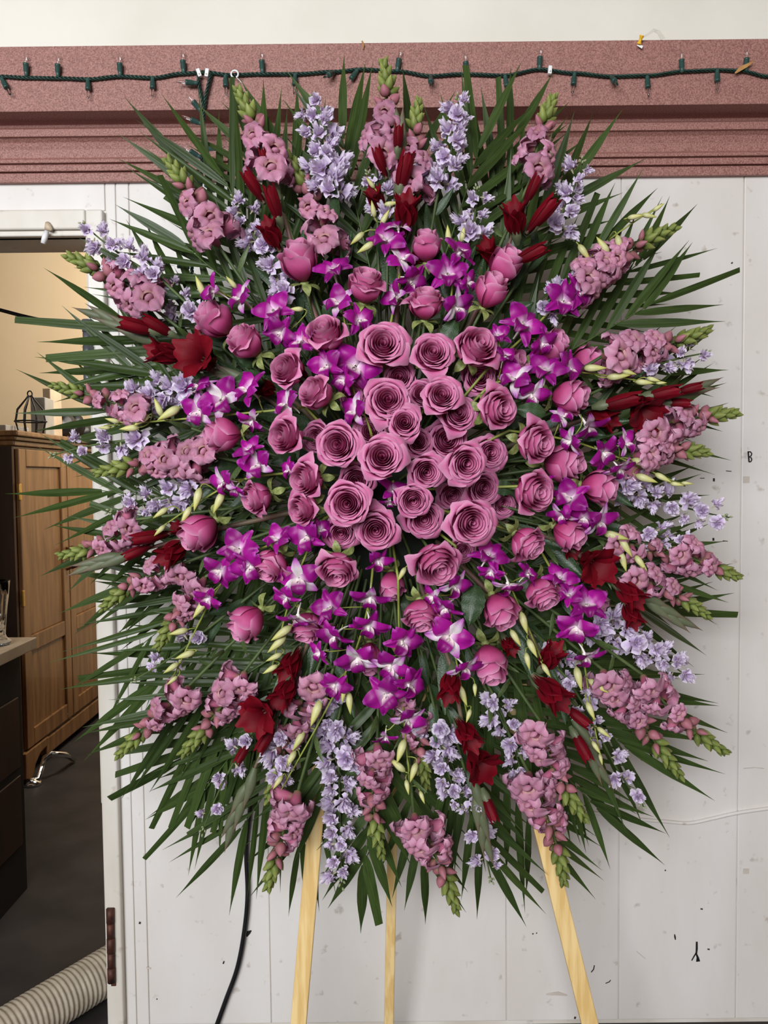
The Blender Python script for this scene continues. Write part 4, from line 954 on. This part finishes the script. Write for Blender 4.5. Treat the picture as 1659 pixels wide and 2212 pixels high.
for n_, ((tx, ty), (bx, by), fl, where) in enumerate(GL):
    rnd = random.Random(n_ + 90); dp = 1.585
    a, b = P(bx, by, dp + .03), P(tx, ty, dp + .02); ax, to, sd = spike_dirs(a, b)
    cur = bez(a, (a + b) / 2 + to * .012, b, 12); base = FOAM + (a - FOAM) * .12
    t = thing('gladiolus', 'dark red gladiolus ' + where, 'gladiolus', 'dark red gladioli', Matrix.Translation(base))
    part('stem', tubeg([p - base for p in [base, base.lerp(a, .5)] + cur], [.006, .006] + [.0055 - .0038 * k / 12 for k in range(13)], 7), M['gstem'], t)
    for x, y, ln, kd, ang, tilt, dz in fl:
        pos = P(x, y, dp - .02 + dz); s_ = ln * dp / FPX; d = facing(ang, tilt, pos)
        mid = {'open': .62, 'half': .52, 'shut': .5}[kd]
        root = pos - d * mid * s_ * (1.0 if kd != 'open' else .9)
        R3 = axis_frame(d, (CAMP - pos)) if tilt > 20 else axis_frame(d, Vector((0, 0, 1)))
        o = link('flower', GT, t, TRS(root - base, R3, s_))
        nP = 6 if kd != 'shut' else 4
        for k in range(nP):
            me = GP[kd][k % len(GP[kd])]
            sc = 1.0 if k % 2 else .92
            link('petal', me, o, Matrix.Rotation(k * 2 * PI / nP + rnd.uniform(-.12, .12), 4, 'Y') @ Matrix.Diagonal((sc, sc, sc, 1)))
        if kd != 'open': link('bract', BR, t, TRS(root - d * .12 * s_ - base, R3 @ Matrix.Rotation(rnd.choice((-.9, .9, 2.4)), 3, 'Y'), s_ * rnd.uniform(.62, .85)))
    for k in range(5):
        s = .60 + .34 * k / 4.6; i = min(int(s * 12), 11); p = cur[i].lerp(cur[i + 1], s * 12 - i)
        yv = (ax + sd * (.12 if k % 2 else -.12) + to * .05).normalized()
        link('bract', BR, t, TRS(p - base, axis_frame(yv, to), tuple(.095 * (1.05 - .3 * k / 5) * c for c in (.62, 1, .6))))
    for k in range(2):
        q = base.lerp(a, .7 + .2 * k); link('leaf', WLEAF, t, TRS(q - base, axis_frame((ax + sd * (.2 if k else -.2)).normalized(), to), .13))

# ------------------------------------------------------------------ dendrobium orchids
def opetal(L1, wd, cup, seed, tw=0):
    rnd = random.Random(seed); q = rnd.uniform(0, 6)
    def fn(u, v):
        w = wd * math.sin(PI * min(1, v ** .75 * .93 + .035)) ** .75
        return (u * w * .5, .03 + L1 * v, .04 + cup * math.sin(v * 2.2) - .16 * max(0, v - .55) - .10 * u * u * wd + .025 * math.sin(u * 4 + q + v * 3))
    return grid(6, 8, fn)
OPET = [gm('petal', opetal(.52, .46, .10, k), M['orchid']) for k in range(3)]
OSEP = [gm('sepal', opetal(.50, .25, .04, k + 5), M['orchid']) for k in range(3)]
OSEPW = [gm('sepal', opetal(.48, .26, .04, k + 9), M['orchidw']) for k in range(2)]
def lipf(u, v):
    w = .21 * (.45 + .55 * math.sin(PI * min(1, v * .95 + .05)) ** .6); an = u * 1.25 * (1 - .55 * v)
    return (w * math.sin(an), -.02 - .34 * v, .06 + .24 * math.sin(v * 1.8) - .16 * v * v + .14 * (1 - math.cos(an)) + .02 * math.sin(u * 8) * v)
OLIP = gm('lip', grid(8, 7, lipf), M['lip'])
g1 = grid(8, 4, lambda u, v: (.055 * math.cos(PI * u) * (1 - .35 * v), -.03 + .055 * math.sin(PI * u) * (1 - .35 * v) - .03 * v, -.05 + .22 * v), True)
g2 = grid(6, 4, lambda u, v: (.035 * math.cos(PI * u) * (1 - .5 * v), -.02 + .035 * math.sin(PI * u) * (1 - .5 * v) - .10 * v * v, -.04 - .34 * v), True)
OCOL = gm('flower', join([g1, g2]), M['column'])
g = ell(.20, 1.0, .17, .45, 8, 8); OBUD = mesh('bud', [Vector((p[0], p[1], p[2] - .10 * p[1] ** 2)) for p in g[0]], g[1], M['orchidbud'], g[2])
# path, flowers (x,y,size,ang,tilt[,pale]), buds (x,y,len,ang), where
OR = [
 ([(830, 760), (862, 600), (860, 480), (800, 400)], [(835, 520, 88, 100, 35), (868, 560, 80, 60, 30), (888, 605, 78, -40, 25), (855, 640, 74, 160, 30), (860, 488, 70, 95, 80, 1)], [(772, 515, 40, 220), (790, 535, 44, 210), (806, 452, 36, 100), (832, 470, 38, 60), (845, 440, 34, 10), (800, 395, 30, 130)], 'at the top, rising left of the highest rose'),
 ([(955, 800), (975, 640), (985, 520)], [(965, 592, 92, 70, 25), (990, 545, 84, 60, 50), (985, 662, 84, -20, 35), (1010, 610, 60, 0, 50)], [(968, 507, 40, 95), (1000, 505, 36, 80)], 'at the top, right of the highest rose'),
 ([(730, 790), (600, 700), (450, 615)], [(650, 738, 84, 150, 25), (606, 718, 78, 220, 30), (592, 672, 92, 120, 20), (522, 645, 84, 150, 40), (462, 628, 78, 160, 74, 1)], [(432, 618, 46, 110), (500, 610, 34, 130), (640, 668, 34, 180)], 'at upper left, right of the uppermost left rose'),
 ([(760, 830), (745, 700), (720, 570)], [(768, 792, 108, 110, 12), (705, 790, 84, 180, 30), (733, 655, 84, 130, 30), (720, 583, 84, 100, 30), (775, 692, 76, 40, 40), (742, 820, 70, 200, 40)], [], 'with the large flower between the upper left roses'),
 ([(660, 880), (450, 900), (225, 920)], [(620, 872, 84, 160, 60, 1), (538, 842, 96, 150, 50), (478, 862, 100, 170, 30), (430, 888, 84, 200, 40), (545, 908, 74, 230, 40), (432, 840, 84, 120, 80, 1)], [(365, 893, 58, 210), (342, 880, 44, 110), (306, 908, 42, 215), (280, 925, 44, 185), (243, 908, 32, 165), (226, 924, 26, 180)], 'with pale green bud tail pointing left at nine o clock'),
 ([(650, 1020), (500, 1045), (310, 1165)], [(556, 1002, 84, 190, 30), (538, 972, 70, 120, 50), (482, 1042, 74, 200, 60, 1), (508, 1055, 60, 240, 40), (625, 1015, 56, 180, 40)], [(426, 1078, 54, 255), (472, 1085, 54, 245), (402, 1112, 44, 240), (347, 1108, 40, 215), (345, 1146, 34, 225), (312, 1168, 24, 190)], 'with bud tail over the left red gladiolus'),
 ([(660, 1150), (500, 1230), (370, 1470)], [(600, 1165, 74, 140, 40), (516, 1186, 96, 150, 25), (540, 1222, 90, 240, 25), (475, 1232, 84, 220, 35), (450, 1292, 70, 240, 50)], [(432, 1315, 52, 235), (386, 1365, 44, 195), (400, 1415, 46, 200), (370, 1443, 40, 215), (372, 1470, 30, 220)], 'at the lower left, spilling toward eight o clock'),
 ([(700, 1120), (640, 1250), (585, 1450)], [(662, 1158, 92, 210, 20), (645, 1250, 96, 240, 20), (618, 1290, 70, 230, 40), (642, 1335, 84, -95, 82, 1), (690, 1145, 60, 30, 40)], [(608, 1368, 56, 215), (598, 1392, 54, 222), (592, 1420, 40, 205), (584, 1446, 38, 210)], 'at lower left, white flower above four stacked buds'),
 ([(810, 1180), (770, 1400), (600, 1720)], [(818, 1212, 66, -60, 50), (800, 1290, 90, -95, 50, 1), (798, 1350, 90, -90, 45), (770, 1422, 96, -100, 50, 1), (722, 1372, 92, 230, 40), (712, 1312, 84, 160, 40), (724, 1480, 74, -110, 40), (690, 1410, 60, 210, 50)], [(742, 1492, 52, -95), (755, 1518, 50, -85), (682, 1540, 62, 250), (645, 1600, 50, 240), (628, 1640, 44, 240), (600, 1690, 36, 235)], 'hanging down the middle below the cluster, left strand'),
 ([(860, 1250), (865, 1450), (885, 1700)], [(870, 1385, 88, -60, 35), (845, 1438, 92, -100, 25), (885, 1478, 86, -20, 45), (832, 1500, 96, -95, 20), (882, 1553, 88, -60, 60, 1), (832, 1592, 60, -95, 80, 1)], [(866, 1622, 56, -110), (858, 1652, 48, 140), (893, 1668, 46, -110), (880, 1700, 34, -80), (912, 1722, 30, -70)], 'hanging straight down the middle, right strand'),
 ([(985, 1180), (975, 1350), (1010, 1550)], [(982, 1265, 78, -40, 40), (962, 1312, 80, -120, 40), (970, 1374, 104, -80, 20), (1004, 1440, 84, -60, 60, 1), (935, 1290, 60, 200, 60, 1)], [(1000, 1502, 50, -70), (1026, 1490, 30, -90), (1012, 1546, 32, -110), (868, 1240, 36, -120)], 'below the large hanging rose, above red gladiolus'),
 ([(1050, 800), (1180, 680), (1290, 540), (1430, 440)], [(1130, 700, 98, 60, 22), (1215, 650, 92, 40, 30), (1248, 632, 84, 20, 50), (1170, 740, 70, -30, 40)], [(1256, 588, 52, -60), (1302, 530, 46, 130), (1262, 545, 44, -50), (1338, 528, 44, -70), (1372, 468, 34, 10), (1402, 466, 34, -10), (1422, 448, 28, 35)], 'with the long bud wand rising to two o clock'),
 ([(1060, 830), (1200, 800), (1440, 832)], [(1112, 818, 88, 120, 25), (1150, 852, 78, -60, 35), (1180, 800, 92, 90, 28), (1226, 795, 84, 20, 50), (1090, 770, 60, 60, 40), (1075, 725, 60, 80, 40)], [(1285, 795, 50, 0), (1335, 813, 50, 5), (1352, 803, 46, -15), (1392, 826, 40, -5), (1412, 820, 32, -15), (1428, 827, 24, 0)], 'with horizontal bud tail at the right'),
 ([(1100, 930), (1260, 960), (1480, 1050)], [(1270, 922, 92, -60, 74, 1), (1232, 952, 70, 200, 60, 1), (1302, 978, 84, -40, 40), (1350, 958, 70, 10, 60), (1338, 1012, 74, -60, 70, 1), (1215, 900, 60, 60, 50)], [(1388, 1000, 50, -20), (1396, 1034, 50, -20), (1432, 1032, 40, -30), (1462, 1046, 30, -10), (1484, 1044, 26, -5)], 'with white winged flower right of the cluster'),
 ([(1130, 1050), (1240, 1100), (1390, 1220)], [(1232, 1076, 90, 130, 30), (1215, 1112, 70, 240, 40), (1292, 1125, 90, -40, 50, 1), (1262, 1118, 70, -100, 40), (1175, 1040, 50, 90, 50)], [(1330, 1158, 56, -15), (1352, 1182, 50, -60), (1346, 1212, 48, -75), (1384, 1216, 44, -55), (1392, 1230, 36, -60)], 'purple and white, between the two rightmost rose buds'),
 ([(1040, 1130), (1100, 1260), (1185, 1460)], [(1055, 1200, 88, 60, 35), (1100, 1265, 80, -80, 74, 1), (1060, 1235, 60, -100, 40), (1140, 1240, 60, 30, 60)], [(1132, 1345, 52, -75), (1114, 1378, 44, -60), (1150, 1400, 46, -65), (1140, 1428, 40, -80), (1180, 1448, 36, -60)], 'with drooping buds right of the lower cluster'),
 ([(1150, 1160), (1240, 1330), (1275, 1520), (1300, 1650)], [(1210, 1250, 80, 60, 45), (1266, 1306, 96, 60, 30), (1246, 1354, 98, -90, 18), (1266, 1418, 84, -75, 76, 1), (1230, 1285, 66, 120, 40)], [(1250, 1465, 54, -80), (1292, 1482, 52, -35), (1276, 1535, 44, -70), (1304, 1582, 36, -40), (1288, 1615, 34, -60), (1298, 1640, 26, -80)], 'with a star flower at the lower right'),
 ([(800, 930), (790, 900)], [(768, 888, 84, 170, 35)], [], 'single, tucked in the upper left of the cluster'),
 ([(850, 1040), (848, 1060)], [(848, 1060, 76, 60, 40), (842, 1085, 46, -100, 75, 1)], [], 'single with white tail, sunk below the middle rose'),
]
for n_, (pth, fls, bds, where) in enumerate(OR):
    rnd = random.Random(n_ + 300)
    def dpt(x, y): return 1.475 + .08 * min(1.25, math.hypot(x - 830, y - 1040) / 480) ** 1.3
    q = [P(x, y, dpt(x, y) + .025) for x, y in pth]; cur = []
    for k in range(len(q) - 1):
        p0, p1, p2, p3 = q[max(k - 1, 0)], q[k], q[k + 1], q[min(k + 2, len(q) - 1)]
        for s in range(6):
            t_ = s / 6; cur.append(.5 * ((2 * p1) + (p2 - p0) * t_ + (2 * p0 - 5 * p1 + 4 * p2 - p3) * t_ * t_ + (3 * p1 - p0 - 3 * p2 + p3) * t_ ** 3))
    cur.append(q[-1]); base = FOAM + (q[0] - FOAM) * .15
    t = thing('orchid_spray', 'magenta orchid spray ' + where, 'orchid', 'magenta orchid sprays', Matrix.Translation(base))
    part('stem', tubeg([p - base for p in [base] + cur], [.0028] + [.0028 - .0014 * k / len(cur) for k in range(len(cur))], 6), M['ostem'], t)
    def pedicel(p, d, L0):
        c = min(cur, key=lambda z: (z - p).length); mid = p - d * min(L0, (c - p).length * .5)
        part('pedicel', tubeg([z - base for z in bez(p, mid, c, 4)], .0013, 5), M['ostem'], t)
    for f_ in fls:
        x, y, sz, ang, tilt = f_[:5]; pale = len(f_) > 5; tilt += rnd.uniform(-5, 25) if tilt < 60 else 0
        dp = dpt(x, y) - .01 + rnd.uniform(-.012, .012)
        if n_ == 17: dp = 1.50
        if n_ == 18: dp = 1.47
        pos = P(x, y, dp); d = facing(ang, tilt, pos); s_ = sz * dp / FPX * 1.0
        R3 = frame(d, Vector((0, 0, 1)), rnd.uniform(-.9, .9))
        o = link('flower', OCOL, t, TRS(pos - d * .05 * s_ - base, R3, s_))
        sp = OSEPW if pale or rnd.random() < .30 else OSEP
        for a_ in (0, 128, -128): link('sepal', rnd.choice(sp), o, Matrix.Rotation(math.radians(a_ + rnd.uniform(-6, 6)), 4, 'Z') @ Matrix.Rotation(rnd.uniform(-.1, .3), 4, 'X'))
        for a_ in (66, -66): link('petal', rnd.choice(OPET), o, Matrix.Rotation(math.radians(a_ + rnd.uniform(-6, 6)), 4, 'Z') @ Matrix.Rotation(rnd.uniform(0, .45), 4, 'X'))
        link('lip', OLIP, o)
        pedicel(pos - d * .36 * s_, -d, .03)
    for x, y, ln, ang in bds:
        dp = dpt(x, y) - .005; pos = P(x, y, dp); d = facing(ang, 82, pos); s_ = ln * dp / FPX
        st_ = pos - d * .5 * s_
        link('bud', OBUD, t, TRS(st_ - base, axis_frame(d, CAMP - pos), s_)); pedicel(st_, d, .02)
